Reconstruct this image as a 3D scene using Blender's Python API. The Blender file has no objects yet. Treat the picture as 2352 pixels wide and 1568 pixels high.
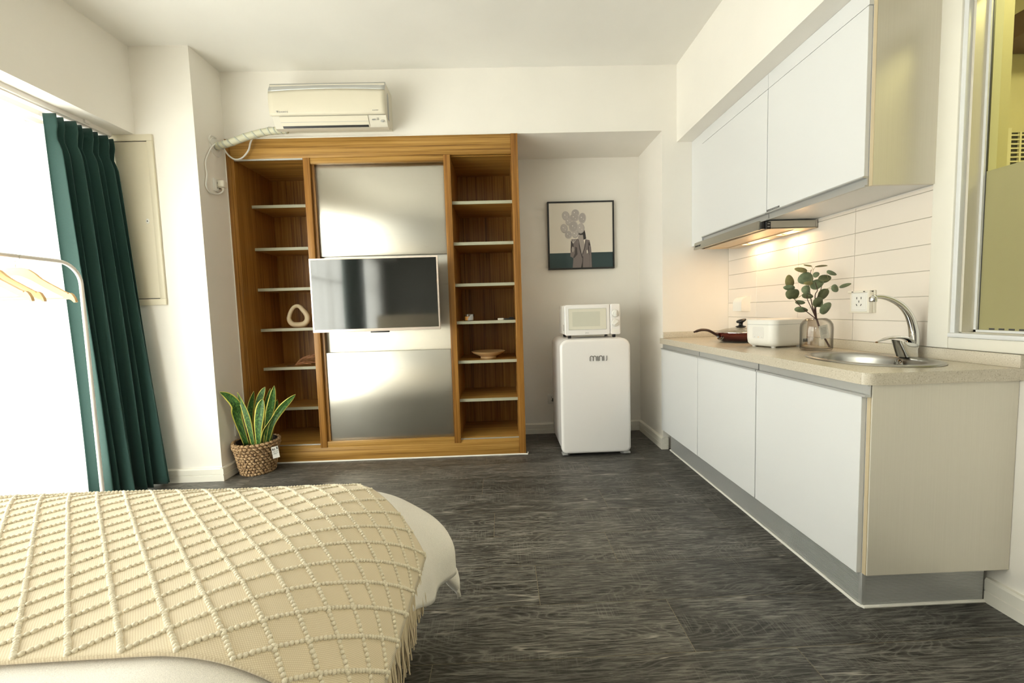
import bpy, bmesh, math, random
import numpy as np
from mathutils import Vector, Matrix, noise as mnoise

SC = bpy.context.scene
COL = SC.collection
PI = math.pi
rnd = random.Random(7)

# ------------------------------------------------------------------ camera
cd = bpy.data.cameras.new('camera'); cam = bpy.data.objects.new('camera', cd); COL.objects.link(cam)
cd.sensor_width = 36.0; cd.sensor_fit = 'HORIZONTAL'; cd.lens = 970.0 * 36.0 / 2352.0
cd.clip_start = 0.02; cd.clip_end = 100
_f = Vector((0.02305942, 0.99710595, -0.07244298)); _r = Vector((0.99923771, -0.02527056, -0.02975558)); _u = Vector((0.03150014, 0.07170161, 0.99692859))
cam.matrix_world = Matrix(((_r.x, _u.x, -_f.x, 0.0), (_r.y, _u.y, -_f.y, 0.0), (_r.z, _u.z, -_f.z, 1.08836), (0, 0, 0, 1)))
SC.camera = cam

# ------------------------------------------------------------------ world, daylight, exposure
W = bpy.data.worlds.new('daylight'); SC.world = W; W.use_nodes = True
bg = W.node_tree.nodes['Background']
bg.inputs['Color'].default_value = (1.0, 0.958, 0.925, 1); bg.inputs['Strength'].default_value = 9.0
SC.view_settings.view_transform = 'Standard'; SC.view_settings.look = 'None'
SC.view_settings.exposure = 0.70; SC.view_settings.gamma = 1.0; SC.view_settings.use_curve_mapping = False
try:
    SC.cycles.max_bounces = 10; SC.cycles.diffuse_bounces = 6; SC.cycles.glossy_bounces = 4
    SC.cycles.transmission_bounces = 6; SC.cycles.transparent_max_bounces = 12
    SC.cycles.caustics_reflective = False; SC.cycles.caustics_refractive = False
    SC.cycles.sample_clamp_indirect = 6.0
except Exception:
    pass
pl = bpy.data.lights.new('window_portal', 'AREA'); pl.shape = 'RECTANGLE'; pl.size = 2.2; pl.size_y = 5.7
pl.cycles.is_portal = True
po = bpy.data.objects.new('window_portal', pl); COL.objects.link(po)
po.location = (-2.80, -0.21, 1.14); po.rotation_euler = (0, -PI/2, 0)

# ------------------------------------------------------------------ helpers
LOC = {}
def put(o, label=None, cat=None, group=None, kind=None):
    if label: o['label'] = label
    if cat: o['category'] = cat
    if group: o['group'] = group
    if kind: o['kind'] = kind
    return o
def thing(name, label, cat, loc, group=None, kind=None):
    o = bpy.data.objects.new(name, None); COL.objects.link(o)
    o.empty_display_size = 0.05; o.location = loc; LOC[o.name] = Vector(loc)
    return put(o, label, cat, group, kind)
def cr(pts, k=6):
    P = [Vector(p) for p in pts]; out = []
    for i in range(len(P)-1):
        a = P[max(i-1, 0)]; b = P[i]; c = P[i+1]; d = P[min(i+2, len(P)-1)]
        for j in range(k):
            t = j/k
            out.append(0.5*((2*b)+(c-a)*t+(2*a-5*b+4*c-d)*t*t+(3*b-a-3*c+d)*t**3))
    out.append(P[-1]); return out
def lerp(a, b, t): return a+(b-a)*t
def sst(t):
    t = max(0, min(1, t)); return t*t*(3-2*t)
class MB:
    def __init__(s): s.v = []; s.f = []; s.mi = []; s.uv = None; s.M = None
    def add(s, vs, fs, mi=0):
        n = len(s.v)
        for p in vs:
            p = Vector(p)
            s.v.append(s.M @ p if s.M else p)
        for f in fs: s.f.append(tuple(i+n for i in f)); s.mi.append(mi)
        return s
    def bm(s, b, mi=0):
        b.verts.index_update()
        s.add([v.co.copy() for v in b.verts], [[v.index for v in f.verts] for f in b.faces], mi); b.free(); return s
    def box(s, x0, x1, y0, y1, z0, z1, bev=0, seg=2, mi=0):
        if bev <= 0:
            return s.add([(x0,y0,z0),(x1,y0,z0),(x1,y1,z0),(x0,y1,z0),(x0,y0,z1),(x1,y0,z1),(x1,y1,z1),(x0,y1,z1)],
                         [(0,3,2,1),(4,5,6,7),(0,1,5,4),(1,2,6,5),(2,3,7,6),(3,0,4,7)], mi)
        b = bmesh.new(); bmesh.ops.create_cube(b, size=1)
        for v in b.verts: v.co = Vector(((x0+x1)/2+v.co.x*(x1-x0), (y0+y1)/2+v.co.y*(y1-y0), (z0+z1)/2+v.co.z*(z1-z0)))
        bmesh.ops.bevel(b, geom=b.edges[:], offset=bev, segments=seg, profile=0.5, affect='EDGES')
        return s.bm(b, mi)
    def tube(s, pts, r, n=8, caps=True, mi=0, closed=False):
        P = [Vector(p) for p in pts]; m = len(P); R = r if isinstance(r, (list, tuple)) else [r]*m
        T = []
        for i in range(m):
            if closed: t = P[(i+1) % m]-P[i-1]
            else: t = P[min(i+1, m-1)]-P[max(i-1, 0)]
            T.append(t.normalized() if t.length > 1e-9 else Vector((0,0,1)))
        a = Vector((0,0,1)) if abs(T[0].z) < .9 else Vector((1,0,0))
        N = (a-T[0]*a.dot(T[0])).normalized(); vs = []; fs = []
        for i in range(m):
            N = (N-T[i]*N.dot(T[i])).normalized(); Bn = T[i].cross(N)
            for k in range(n):
                th = 2*PI*k/n; vs.append(P[i]+(N*math.cos(th)+Bn*math.sin(th))*R[i])
        for i in range(m if closed else m-1):
            j = (i+1) % m
            for k in range(n):
                k2 = (k+1) % n; fs.append((i*n+k, i*n+k2, j*n+k2, j*n+k))
        if caps and not closed: fs.append(tuple(range(n-1,-1,-1))); fs.append(tuple((m-1)*n+k for k in range(n)))
        return s.add(vs, fs, mi)
    def lathe(s, prof, cx, cy, z0=0, n=32, sx=1, sy=1, mi=0, cs=None, M=None):
        vs = []; fs = []
        for i, (r, z) in enumerate(prof):
            ox, oy = cs[i] if cs else (0, 0)
            for k in range(n):
                th = 2*PI*k/n; p = Vector((r*sx*math.cos(th)+ox, r*sy*math.sin(th)+oy, z))
                if M: p = M @ p
                vs.append((cx+p.x, cy+p.y, z0+p.z))
        for i in range(len(prof)-1):
            for k in range(n):
                k2 = (k+1) % n; fs.append((i*n+k, i*n+k2, (i+1)*n+k2, (i+1)*n+k))
        if prof[0][0] > 1e-6: fs.append(tuple(range(n-1,-1,-1)))
        if prof[-1][0] > 1e-6: fs.append(tuple((len(prof)-1)*n+k for k in range(n)))
        return s.add(vs, fs, mi)
    def prism(s, poly, ax, a0, a1, mi=0):
        n = len(poly)
        def p(q, a): return (a, q[0], q[1]) if ax == 'x' else (q[0], a, q[1]) if ax == 'y' else (q[0], q[1], a)
        vs = [p(q, a0) for q in poly]+[p(q, a1) for q in poly]
        fs = [tuple(range(n-1,-1,-1)), tuple(range(n, 2*n))]+[(i, (i+1) % n, n+(i+1) % n, n+i) for i in range(n)]
        return s.add(vs, fs, mi)
    def grid(s, fn, nu, nv, mi=0, uvs=False):
        vs = [fn(i/nu, j/nv) for j in range(nv+1) for i in range(nu+1)]
        fs = [(j*(nu+1)+i, j*(nu+1)+i+1, (j+1)*(nu+1)+i+1, (j+1)*(nu+1)+i) for j in range(nv) for i in range(nu)]
        if uvs: s.uv = [(i/nu, j/nv) for j in range(nv+1) for i in range(nu+1)]
        return s.add(vs, fs, mi)
    def build(s, name, mat, parent=None, ang=35, solid=0, fix=True, kind=None, label=None):
        me = bpy.data.meshes.new(name)
        if parent is not None: off = LOC[parent.name]
        else:
            xs = [p.x for p in s.v]; ys = [p.y for p in s.v]; off = Vector(((min(xs)+max(xs))/2, (min(ys)+max(ys))/2, min(p.z for p in s.v)))
        me.from_pydata([tuple(p-off) for p in s.v], [], s.f)
        for m in (mat if isinstance(mat, (list, tuple)) else [mat]): me.materials.append(MT[m] if isinstance(m, str) else m)
        me.polygons.foreach_set('material_index', s.mi)
        if s.uv:
            ul = me.uv_layers.new(name='UVMap')
            li = np.zeros(len(me.loops), dtype=np.int32); me.loops.foreach_get('vertex_index', li)
            ul.data.foreach_set('uv', np.array(s.uv, dtype=np.float32)[li].ravel())
        if fix:
            b = bmesh.new(); b.from_mesh(me); bmesh.ops.recalc_face_normals(b, faces=b.faces[:]); b.to_mesh(me); b.free()
        me.polygons.foreach_set('use_smooth', [True]*len(me.polygons))
        me.set_sharp_from_angle(angle=math.radians(ang)); me.update()
        o = bpy.data.objects.new(name, me); COL.objects.link(o)
        if parent is not None: o.parent = parent; LOC[o.name] = off.copy()
        else: o.location = off; LOC[o.name] = off.copy()
        if solid:
            md = o.modifiers.new('thickness', 'SOLIDIFY'); md.thickness = solid; md.offset = 0
        if kind: o['kind'] = kind
        if label: o['label'] = label
        return o
def box(name, mat, parent, *a, **k):
    lab = k.pop('label', None)
    return MB().box(*a, **k).build(name, mat, parent, label=lab)
def struct(name, mb, mat, label=None, **k):
    o = mb.build(name, mat, None, **k); return put(o, label, None, None, 'structure')
def text_mesh(txt, size, M, name, mat, parent, depth=0.0006, shear=0, spacing=1.0):
    cu = bpy.data.curves.new('lettering', 'FONT'); cu.body = txt; cu.size = size; cu.extrude = depth; cu.shear = shear; cu.resolution_u = 2; cu.space_character = spacing
    to = bpy.data.objects.new('lettering', cu); COL.objects.link(to)
    me = bpy.data.meshes.new_from_object(to.evaluated_get(bpy.context.evaluated_depsgraph_get()))
    bpy.data.objects.remove(to); bpy.data.curves.remove(cu)
    off = LOC[parent.name]; me.transform(Matrix.Translation(-off) @ M)
    me.materials.clear(); me.materials.append(MT[mat])
    o = bpy.data.objects.new(name, me); COL.objects.link(o); o.parent = parent; LOC[o.name] = off.copy(); return o
FACE_Y = Matrix(((1,0,0,0),(0,0,-1,0),(0,1,0,0),(0,0,0,1)))    # reads from -Y
FACE_X = Matrix(((0,0,-1,0),(-1,0,0,0),(0,1,0,0),(0,0,0,1)))   # reads from -X
def rrect(x0, x1, z0, z1, r, n=6):
    out = []
    for cx, cz, a0 in ((x1-r, z1-r, 0), (x0+r, z1-r, 90), (x0+r, z0+r, 180), (x1-r, z0+r, 270)):
        for k in range(n+1):
            a = math.radians(a0+90*k/n); out.append((cx+r*math.cos(a), cz+r*math.sin(a)))
    return out

# ------------------------------------------------------------------ materials
MT = {}
def mat(name, col, rough=0.5, metal=0.0, **kw):
    m = bpy.data.materials.new(name); m.use_nodes = True; MT[name] = m
    b = m.node_tree.nodes['Principled BSDF']
    b.inputs['Base Color'].default_value = (*col, 1); b.inputs['Roughness'].default_value = rough; b.inputs['Metallic'].default_value = metal
    for k, v in kw.items(): b.inputs[k.replace('_', ' ')].default_value = v
    return m
def nd(m, typ, **kw):
    n = m.node_tree.nodes.new(typ)
    for k, v in kw.items():
        if k in n.inputs.keys(): n.inputs[k].default_value = v
        else: setattr(n, k, v)
    return n
def ln(m, a, b): m.node_tree.links.new(a, b)
def bsdf(m): return m.node_tree.nodes['Principled BSDF']
def coords(m, scale, kind='Object', loc=None):
    tc = nd(m, 'ShaderNodeTexCoord'); mp = nd(m, 'ShaderNodeMapping'); mp.inputs['Scale'].default_value = scale
    ln(m, tc.outputs[kind], mp.inputs['Vector'])
    if loc is not None: ln(m, loc, mp.inputs['Location'])
    return mp.outputs['Vector']
def ramp(m, fac, stops):
    r = nd(m, 'ShaderNodeValToRGB'); e = r.color_ramp.elements
    while len(e) < len(stops): e.new(0.5)
    for i, (p, c) in enumerate(stops): e[i].position = p; e[i].color = (*c, 1) if len(c) == 3 else c
    ln(m, fac, r.inputs['Fac']); return r.outputs['Color']
def bump(m, h, strength=0.2, dist=0.002):
    b = nd(m, 'ShaderNodeBump'); b.inputs['Strength'].default_value = strength; b.inputs['Distance'].default_value = dist
    ln(m, h, b.inputs['Height']); ln(m, b.outputs['Normal'], bsdf(m).inputs['Normal'])
def srgb(r, g, b): return tuple(((c/255)/12.92 if c/255 <= .04045 else ((c/255+.055)/1.055)**2.4) for c in (r, g, b))

def paint(name, col, rough=0.55):
    m = mat(name, col, rough); n = nd(m, 'ShaderNodeTexNoise', Scale=3.0, Detail=4.0); v = coords(m, (1,1,1)); ln(m, v, n.inputs['Vector'])
    c = ramp(m, n.outputs['Fac'], [(0.3, tuple(x*0.965 for x in col)), (0.7, col)]); ln(m, c, bsdf(m).inputs['Base Color'])
    n2 = nd(m, 'ShaderNodeTexNoise', Scale=60.0, Detail=3.0); ln(m, v, n2.inputs['Vector']); bump(m, n2.outputs['Fac'], 0.08, 0.002); return m
paint('wall_paint', (0.87, 0.84, 0.785)); paint('ceiling_paint', (0.83, 0.815, 0.775)); paint('trim_paint', (0.82, 0.795, 0.715), 0.4); paint('fuse_paint', (0.74, 0.68, 0.53), 0.4)
mat('bath_paint', (0.66, 0.61, 0.46), 0.5); mat('rear_shade', (0.17, 0.16, 0.14), 0.6)  # rear wall's dark colour stands in for the dimness of a deep room
mat('white_lacquer', (0.735, 0.745, 0.755), 0.32); mat('white_enamel', (0.82, 0.80, 0.79), 0.16, Coat_Weight=0.4, Coat_Roughness=0.05)
mat('white_plastic', (0.80, 0.79, 0.75), 0.35); mat('cream_plastic', (0.69, 0.64, 0.515), 0.4); mat('ivory_plastic', (0.78, 0.74, 0.64), 0.4)
mat('silver_plastic', (0.55, 0.56, 0.55), 0.3, 0.4); mat('gray_mark', (0.42, 0.42, 0.42), 0.5); mat('dark_mark', (0.06, 0.06, 0.06), 0.4)
mat('black_plastic', (0.012, 0.012, 0.013), 0.3); mat('black_frame', (0.012, 0.012, 0.012), 0.35)
mat('chrome', (0.74, 0.74, 0.73), 0.07, 1.0); mat('aluminium', (0.56, 0.57, 0.565), 0.36, 0.55); mat('hood_metal', (0.50, 0.485, 0.43), 0.38, 0.85)
mat('ac_body', (0.66, 0.625, 0.53), 0.42); mat('white_metal', (0.82, 0.79, 0.76), 0.3); mat('caulk', (0.85, 0.83, 0.77), 0.5)
mat('soil', (0.03, 0.02, 0.013), 0.9); mat('stem_brown', (0.075, 0.035, 0.025), 0.7); mat('paper', (0.78, 0.76, 0.72), 0.7)
mat('twig', (0.46, 0.22, 0.11), 0.5); mat('hanger_wood', (0.80, 0.52, 0.26), 0.4); mat('tv_bezel', (0.86, 0.74, 0.66), 0.25, 0.35)
mat('screen', (0.010, 0.011, 0.010), 0.07, Specular_IOR_Level=1.0, Coat_Weight=0.35, Coat_Roughness=0.04); mat('ceramic', (0.74, 0.62, 0.42), 0.55); mat('bowl_wood', (0.56, 0.36, 0.17), 0.35)
mat('candle_wax', (0.85, 0.42, 0.10), 0.5); mat('remote_light', (0.75, 0.72, 0.66), 0.4); mat('pipe_wrap', (0.62, 0.61, 0.46), 0.45); mat('pipe_band', (0.50, 0.52, 0.44), 0.45)
mat('edge_strip', (0.40, 0.395, 0.29), 0.45); mat('beige_fabric', (0.50, 0.42, 0.30), 0.9); mat('grout', (0.52, 0.49, 0.43), 0.8)
mat('tile_glaze', (0.79, 0.725, 0.65), 0.24); mat('particle_board', (0.52, 0.43, 0.28), 0.7)
mat('pan_dark', (0.02, 0.008, 0.006), 0.4); mat('handle_brown', (0.035, 0.012, 0.008), 0.35)
mat('hood_inside', (0.60, 0.50, 0.36), 0.35, 0.6); mat('bath_wood', (0.13, 0.06, 0.025), 0.5); mat('green_led', (0.02, 0.02, 0.02), 0.4)
# print inks
for k, c in dict(ink_cream=(228,221,209), ink_teal=(45,66,69), ink_suit=(126,116,115), ink_suit_dark=(70,64,64), ink_hair=(50,46,46), ink_skin=(172,162,157), ink_balloon=(178,171,168), ink_balloon_light=(192,185,181), ink_spot=(240,234,228)).items():
    mat(k, srgb(*c), 0.45)

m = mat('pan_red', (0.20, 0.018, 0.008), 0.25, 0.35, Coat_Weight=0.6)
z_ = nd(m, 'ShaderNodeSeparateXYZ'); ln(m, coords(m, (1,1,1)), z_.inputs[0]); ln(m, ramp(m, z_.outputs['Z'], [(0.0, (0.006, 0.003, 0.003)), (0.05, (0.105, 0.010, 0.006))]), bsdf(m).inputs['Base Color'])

def emit(name, col, s):
    m = bpy.data.materials.new(name); m.use_nodes = True; MT[name] = m; t = m.node_tree; t.nodes.clear()
    e = t.nodes.new('ShaderNodeEmission'); e.inputs[0].default_value = (*col, 1); e.inputs[1].default_value = s
    o = t.nodes.new('ShaderNodeOutputMaterial'); t.links.new(e.outputs[0], o.inputs[0]); return m
emit('lamp_glow', (1.0, 0.70, 0.38), 14.0)

def thin_glass(name, tint, refl=1.0, rough=0.02, edge=None):
    m = bpy.data.materials.new(name); m.use_nodes = True; MT[name] = m; t = m.node_tree; t.nodes.clear()
    tr = t.nodes.new('ShaderNodeBsdfTransparent'); tr.inputs[0].default_value = (*tint, 1)
    g = t.nodes.new('ShaderNodeBsdfGlossy'); g.inputs['Roughness'].default_value = rough
    fr = t.nodes.new('ShaderNodeLayerWeight'); pw = t.nodes.new('ShaderNodeMath'); pw.operation = 'POWER'; pw.inputs[1].default_value = 4.0; t.links.new(fr.outputs['Facing'], pw.inputs[0])
    mu = t.nodes.new('ShaderNodeMath'); mu.operation = 'MULTIPLY_ADD'; mu.inputs[1].default_value = 0.6*refl; mu.inputs[2].default_value = 0.035*refl
    mx = t.nodes.new('ShaderNodeMixShader'); o = t.nodes.new('ShaderNodeOutputMaterial')
    if edge:
        rp = t.nodes.new('ShaderNodeValToRGB'); e = rp.color_ramp.elements; e[0].position = 0.35; e[0].color = (*tint, 1); e[1].position = 0.97; e[1].color = (*edge, 1)
        t.links.new(fr.outputs['Facing'], rp.inputs[0]); t.links.new(rp.outputs[0], tr.inputs[0])
    t.links.new(pw.outputs[0], mu.inputs[0]); t.links.new(mu.outputs[0], mx.inputs[0]); t.links.new(tr.outputs[0], mx.inputs[1]); t.links.new(g.outputs[0], mx.inputs[2]); t.links.new(mx.outputs[0], o.inputs[0])
    return m
thin_glass('clear_glass', (0.93, 0.96, 0.93)); thin_glass('smoky_glass', (0.94, 0.935, 0.92), edge=(0.42, 0.41, 0.39)); thin_glass('lid_glass', (0.93, 0.92, 0.89)); thin_glass('bath_glass', (0.80, 0.84, 0.66), 0.8)
thin_glass('cup_glass', (0.95, 0.95, 0.93), edge=(0.5, 0.5, 0.48))

def sheer():
    m = bpy.data.materials.new('sheer_fabric'); m.use_nodes = True; MT['sheer_fabric'] = m; t = m.node_tree; t.nodes.clear()
    tl = t.nodes.new('ShaderNodeBsdfTranslucent'); tl.inputs[0].default_value = (0.93, 0.92, 0.89, 1)
    df = t.nodes.new('ShaderNodeBsdfDiffuse'); df.inputs[0].default_value = (0.88, 0.87, 0.84, 1)
    tp = t.nodes.new('ShaderNodeBsdfTransparent'); m1 = t.nodes.new('ShaderNodeMixShader'); m1.inputs[0].default_value = 0.35
    m2 = t.nodes.new('ShaderNodeMixShader'); m2.inputs[0].default_value = 0.32; o = t.nodes.new('ShaderNodeOutputMaterial')
    t.links.new(tl.outputs[0], m1.inputs[1]); t.links.new(df.outputs[0], m1.inputs[2]); t.links.new(m1.outputs[0], m2.inputs[1]); t.links.new(tp.outputs[0], m2.inputs[2]); t.links.new(m2.outputs[0], o.inputs[0])
sheer()
def frosted():
    m = bpy.data.materials.new('frosted_film'); m.use_nodes = True; MT['frosted_film'] = m; t = m.node_tree; t.nodes.clear()
    tl = t.nodes.new('ShaderNodeBsdfTranslucent'); tl.inputs[0].default_value = (0.70, 0.71, 0.52, 1)
    df = t.nodes.new('ShaderNodeBsdfDiffuse'); df.inputs[0].default_value = (0.40, 0.385, 0.23, 1); m1 = t.nodes.new('ShaderNodeMixShader'); m1.inputs[0].default_value = 0.45
    gl = t.nodes.new('ShaderNodeBsdfGlossy'); gl.inputs['Roughness'].default_value = 0.35; m2 = t.nodes.new('ShaderNodeMixShader'); m2.inputs[0].default_value = 0.06
    o = t.nodes.new('ShaderNodeOutputMaterial'); t.links.new(tl.outputs[0], m1.inputs[1]); t.links.new(df.outputs[0], m1.inputs[2]); t.links.new(m1.outputs[0], m2.inputs[1]); t.links.new(gl.outputs[0], m2.inputs[2]); t.links.new(m2.outputs[0], o.inputs[0])
frosted()

def wood(name, sc, dark, mid, light):
    m = mat(name, mid, 0.38, Specular_IOR_Level=0.35); v = coords(m, sc)
    n = nd(m, 'ShaderNodeTexNoise', Scale=1.0, Detail=5.0, Roughness=0.65); ln(m, v, n.inputs['Vector'])
    n2 = nd(m, 'ShaderNodeTexNoise', Scale=0.22, Detail=2.0); ln(m, v, n2.inputs['Vector'])
    mx = nd(m, 'ShaderNodeMath', operation='MULTIPLY_ADD'); ln(m, n2.outputs['Fac'], mx.inputs[0]); mx.inputs[1].default_value = 0.5
    ln(m, n.outputs['Fac'], mx.inputs[2])
    c = ramp(m, mx.outputs[0], [(0.52, dark), (0.70, mid), (0.92, light)]); ln(m, c, bsdf(m).inputs['Base Color']); bump(m, n.outputs['Fac'], 0.05, 0.001)
D_, M_, L_ = (0.100, 0.036, 0.007), (0.260, 0.113, 0.020), (0.40, 0.195, 0.045)
wood('teak_vertical', (170, 170, 1.8), D_, M_, L_); wood('teak_horizontal', (1.6, 150, 150), (0.150, 0.066, 0.012), (0.345, 0.180, 0.038), (0.50, 0.29, 0.080))

m = mat('steel_brushed', (0.62, 0.595, 0.53), 0.30, 1.0, Anisotropic=0.75)
n = nd(m, 'ShaderNodeTexNoise', Scale=1.0, Detail=3.0); ln(m, coords(m, (3, 3, 900)), n.inputs['Vector'])
mr = nd(m, 'ShaderNodeMapRange'); mr.inputs['To Min'].default_value = 0.24; mr.inputs['To Max'].default_value = 0.36; ln(m, n.outputs['Fac'], mr.inputs['Value']); ln(m, mr.outputs[0], bsdf(m).inputs['Roughness'])
tg = nd(m, 'ShaderNodeTangent'); tg.direction_type = 'RADIAL'; tg.axis = 'Z'; ln(m, tg.outputs[0], bsdf(m).inputs['Tangent'])
mat('sink_steel', (0.44, 0.43, 0.40), 0.33, 1.0)

# brushed end panel of the kitchen units
m = mat('end_panel', (0.66, 0.61, 0.49), 0.33, 0.15)
n = nd(m, 'ShaderNodeTexNoise', Scale=1.0, Detail=4.0); ln(m, coords(m, (420, 420, 2.5)), n.inputs['Vector'])
ln(m, ramp(m, n.outputs['Fac'], [(0.3, (0.68, 0.64, 0.55)), (0.7, (0.71, 0.67, 0.58))]), bsdf(m).inputs['Base Color'])

# quartz worktop
m = mat('quartz', (0.60, 0.52, 0.38), 0.24); v = coords(m, (1, 1, 1))
n = nd(m, 'ShaderNodeTexVoronoi', Scale=320.0); ln(m, v, n.inputs['Vector'])
n2 = nd(m, 'ShaderNodeTexNoise', Scale=260.0, Detail=2.0); ln(m, v, n2.inputs['Vector'])
c1 = ramp(m, n2.outputs['Fac'], [(0.28, (0.40, 0.35, 0.27)), (0.40, (0.57, 0.515, 0.415)), (0.64, (0.60, 0.545, 0.445)), (0.76, (0.76, 0.72, 0.64))]); ln(m, c1, bsdf(m).inputs['Base Color'])

# floor planks: dark limed oak, grain along X
m = mat('plank_oak', (0.07, 0.065, 0.055), 0.42, Specular_IOR_Level=0.4)
oi = nd(m, 'ShaderNodeObjectInfo'); of = nd(m, 'ShaderNodeVectorMath', operation='SCALE'); cb = nd(m, 'ShaderNodeCombineXYZ')
ln(m, oi.outputs['Random'], cb.inputs[0]); ln(m, oi.outputs['Random'], cb.inputs[1]); ln(m, cb.outputs[0], of.inputs[0]); of.inputs['Scale'].default_value = 37.0
add = nd(m, 'ShaderNodeVectorMath', operation='ADD'); tc = nd(m, 'ShaderNodeTexCoord'); ln(m, tc.outputs['Object'], add.inputs[0]); ln(m, of.outputs[0], add.inputs[1])
def mp(scale):
    k = nd(m, 'ShaderNodeMapping'); k.inputs['Scale'].default_value = scale; ln(m, add.outputs[0], k.inputs['Vector']); return k.outputs[0]
nA = nd(m, 'ShaderNodeTexNoise', Scale=1.0, Detail=6.0, Roughness=0.7, Distortion=0.6); ln(m, mp((9, 120, 20)), nA.inputs['Vector'])
nB = nd(m, 'ShaderNodeTexNoise', Scale=1.0, Detail=3.0, Distortion=1.2); ln(m, mp((2.2, 9, 3)), nB.inputs['Vector'])
nC = nd(m, 'ShaderNodeTexNoise', Scale=1.0, Detail=8.0, Roughness=0.75); ln(m, mp((22, 190, 20)), nC.inputs['Vector'])
nR = nd(m, 'ShaderNodeTexNoise', Scale=1.0, Detail=2.0, Roughness=0.4); ln(m, mp((1.1, 5.5, 3)), nR.inputs['Vector'])
r1 = nd(m, 'ShaderNodeMath', operation='MULTIPLY'); ln(m, nR.outputs['Fac'], r1.inputs[0]); r1.inputs[1].default_value = 46.0
wv = nd(m, 'ShaderNodeMath', operation='FRACT'); ln(m, r1.outputs[0], wv.inputs[0])
cA = ramp(m, nA.outputs['Fac'], [(0.37, (0.012, 0.0115, 0.0105)), (0.49, (0.050, 0.047, 0.0425)), (0.62, (0.170, 0.163, 0.150))])
cB = ramp(m, nB.outputs['Fac'], [(0.32, (0.50, 0.48, 0.45)), (0.68, (1.50, 1.50, 1.46))])
mxA = nd(m, 'ShaderNodeMix', data_type='RGBA', blend_type='MULTIPLY'); mxA.inputs[0].default_value = 1.0; ln(m, cA, mxA.inputs[6]); ln(m, cB, mxA.inputs[7])
cC = ramp(m, nC.outputs['Fac'], [(0.57, (0, 0, 0)), (0.66, (1, 1, 1))])
cW = ramp(m, wv.outputs[0], [(0.0, (0.3, 0.3, 0.3)), (0.35, (0, 0, 0)), (0.70, (0, 0, 0)), (0.95, (1, 1, 1))])
mxB = nd(m, 'ShaderNodeMix', data_type='RGBA', blend_type='MIX'); ln(m, mxA.outputs[2], mxB.inputs[6]); mxB.inputs[7].default_value = (0.31, 0.30, 0.275, 1)
fB = nd(m, 'ShaderNodeMath', operation='MULTIPLY'); ln(m, cC, fB.inputs[0]); fB.inputs[1].default_value = 0.6; ln(m, fB.outputs[0], mxB.inputs[0])
mxC = nd(m, 'ShaderNodeMix', data_type='RGBA', blend_type='MIX'); ln(m, mxB.outputs[2], mxC.inputs[6]); mxC.inputs[7].default_value = (0.19, 0.18, 0.16, 1)
fC = nd(m, 'ShaderNodeMath', operation='MULTIPLY'); ln(m, cW, fC.inputs[0]); fC.inputs[1].default_value = 0.50; ln(m, fC.outputs[0], mxC.inputs[0])
# pale cracks
nK = nd(m, 'ShaderNodeTexNoise', Scale=1.0, Detail=4.0, Roughness=0.55); ln(m, mp((0.55, 7.0, 3)), nK.inputs['Vector'])
kk = nd(m, 'ShaderNodeMath', operation='SUBTRACT'); ln(m, nK.outputs['Fac'], kk.inputs[0]); kk.inputs[1].default_value = 0.54
ka = nd(m, 'ShaderNodeMath', operation='ABSOLUTE'); ln(m, kk.outputs[0], ka.inputs[0])
cK = ramp(m, ka.outputs[0], [(0.0, (1, 1, 1)), (0.0026, (1, 1, 1)), (0.0062, (0, 0, 0))])
nM = nd(m, 'ShaderNodeTexNoise', Scale=1.0, Detail=2.0); ln(m, mp((3.5, 5, 3)), nM.inputs['Vector'])
cM = ramp(m, nM.outputs['Fac'], [(0.50, (0, 0, 0)), (0.60, (1, 1, 1))])
fK = nd(m, 'ShaderNodeMath', operation='MULTIPLY'); ln(m, cK, fK.inputs[0]); ln(m, cM, fK.inputs[1])
mxD = nd(m, 'ShaderNodeMix', data_type='RGBA', blend_type='MIX'); ln(m, mxC.outputs[2], mxD.inputs[6]); mxD.inputs[7].default_value = (0.30, 0.28, 0.245, 1); ln(m, fK.outputs[0], mxD.inputs[0])
nX = nd(m, 'ShaderNodeTexNoise', Scale=1.0, Detail=3.0, Roughness=0.6); ln(m, mp((170, 5, 3)), nX.inputs['Vector']); nY = nd(m, 'ShaderNodeTexNoise', Scale=1.0, Detail=1.0); ln(m, mp((2.4, 6, 3)), nY.inputs['Vector'])
xA = ramp(m, nX.outputs['Fac'], [(0.53, (0, 0, 0)), (0.66, (1, 1, 1))]); xB = ramp(m, nY.outputs['Fac'], [(0.50, (0, 0, 0)), (0.62, (0.45, 0.45, 0.45))])
fX = nd(m, 'ShaderNodeMath', operation='MULTIPLY'); ln(m, xA, fX.inputs[0]); ln(m, xB, fX.inputs[1])
mxX = nd(m, 'ShaderNodeMix', data_type='RGBA', blend_type='MIX'); ln(m, fX.outputs[0], mxX.inputs[0]); ln(m, mxD.outputs[2], mxX.inputs[6]); mxX.inputs[7].default_value = (0.22, 0.21, 0.19, 1)
# small per-plank brightness shift
vr = nd(m, 'ShaderNodeMapRange'); vr.inputs['To Min'].default_value = 0.80; vr.inputs['To Max'].default_value = 1.15; ln(m, oi.outputs['Random'], vr.inputs['Value'])
mxE = nd(m, 'ShaderNodeVectorMath', operation='SCALE'); ln(m, mxX.outputs[2], mxE.inputs[0]); ln(m, vr.outputs[0], mxE.inputs['Scale'])
ln(m, mxE.outputs[0], bsdf(m).inputs['Base Color']); bump(m, nA.outputs['Fac'], 0.25, 0.0015)
mat('joint_dark', (0.20, 0.165, 0.115), 0.7)

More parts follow.
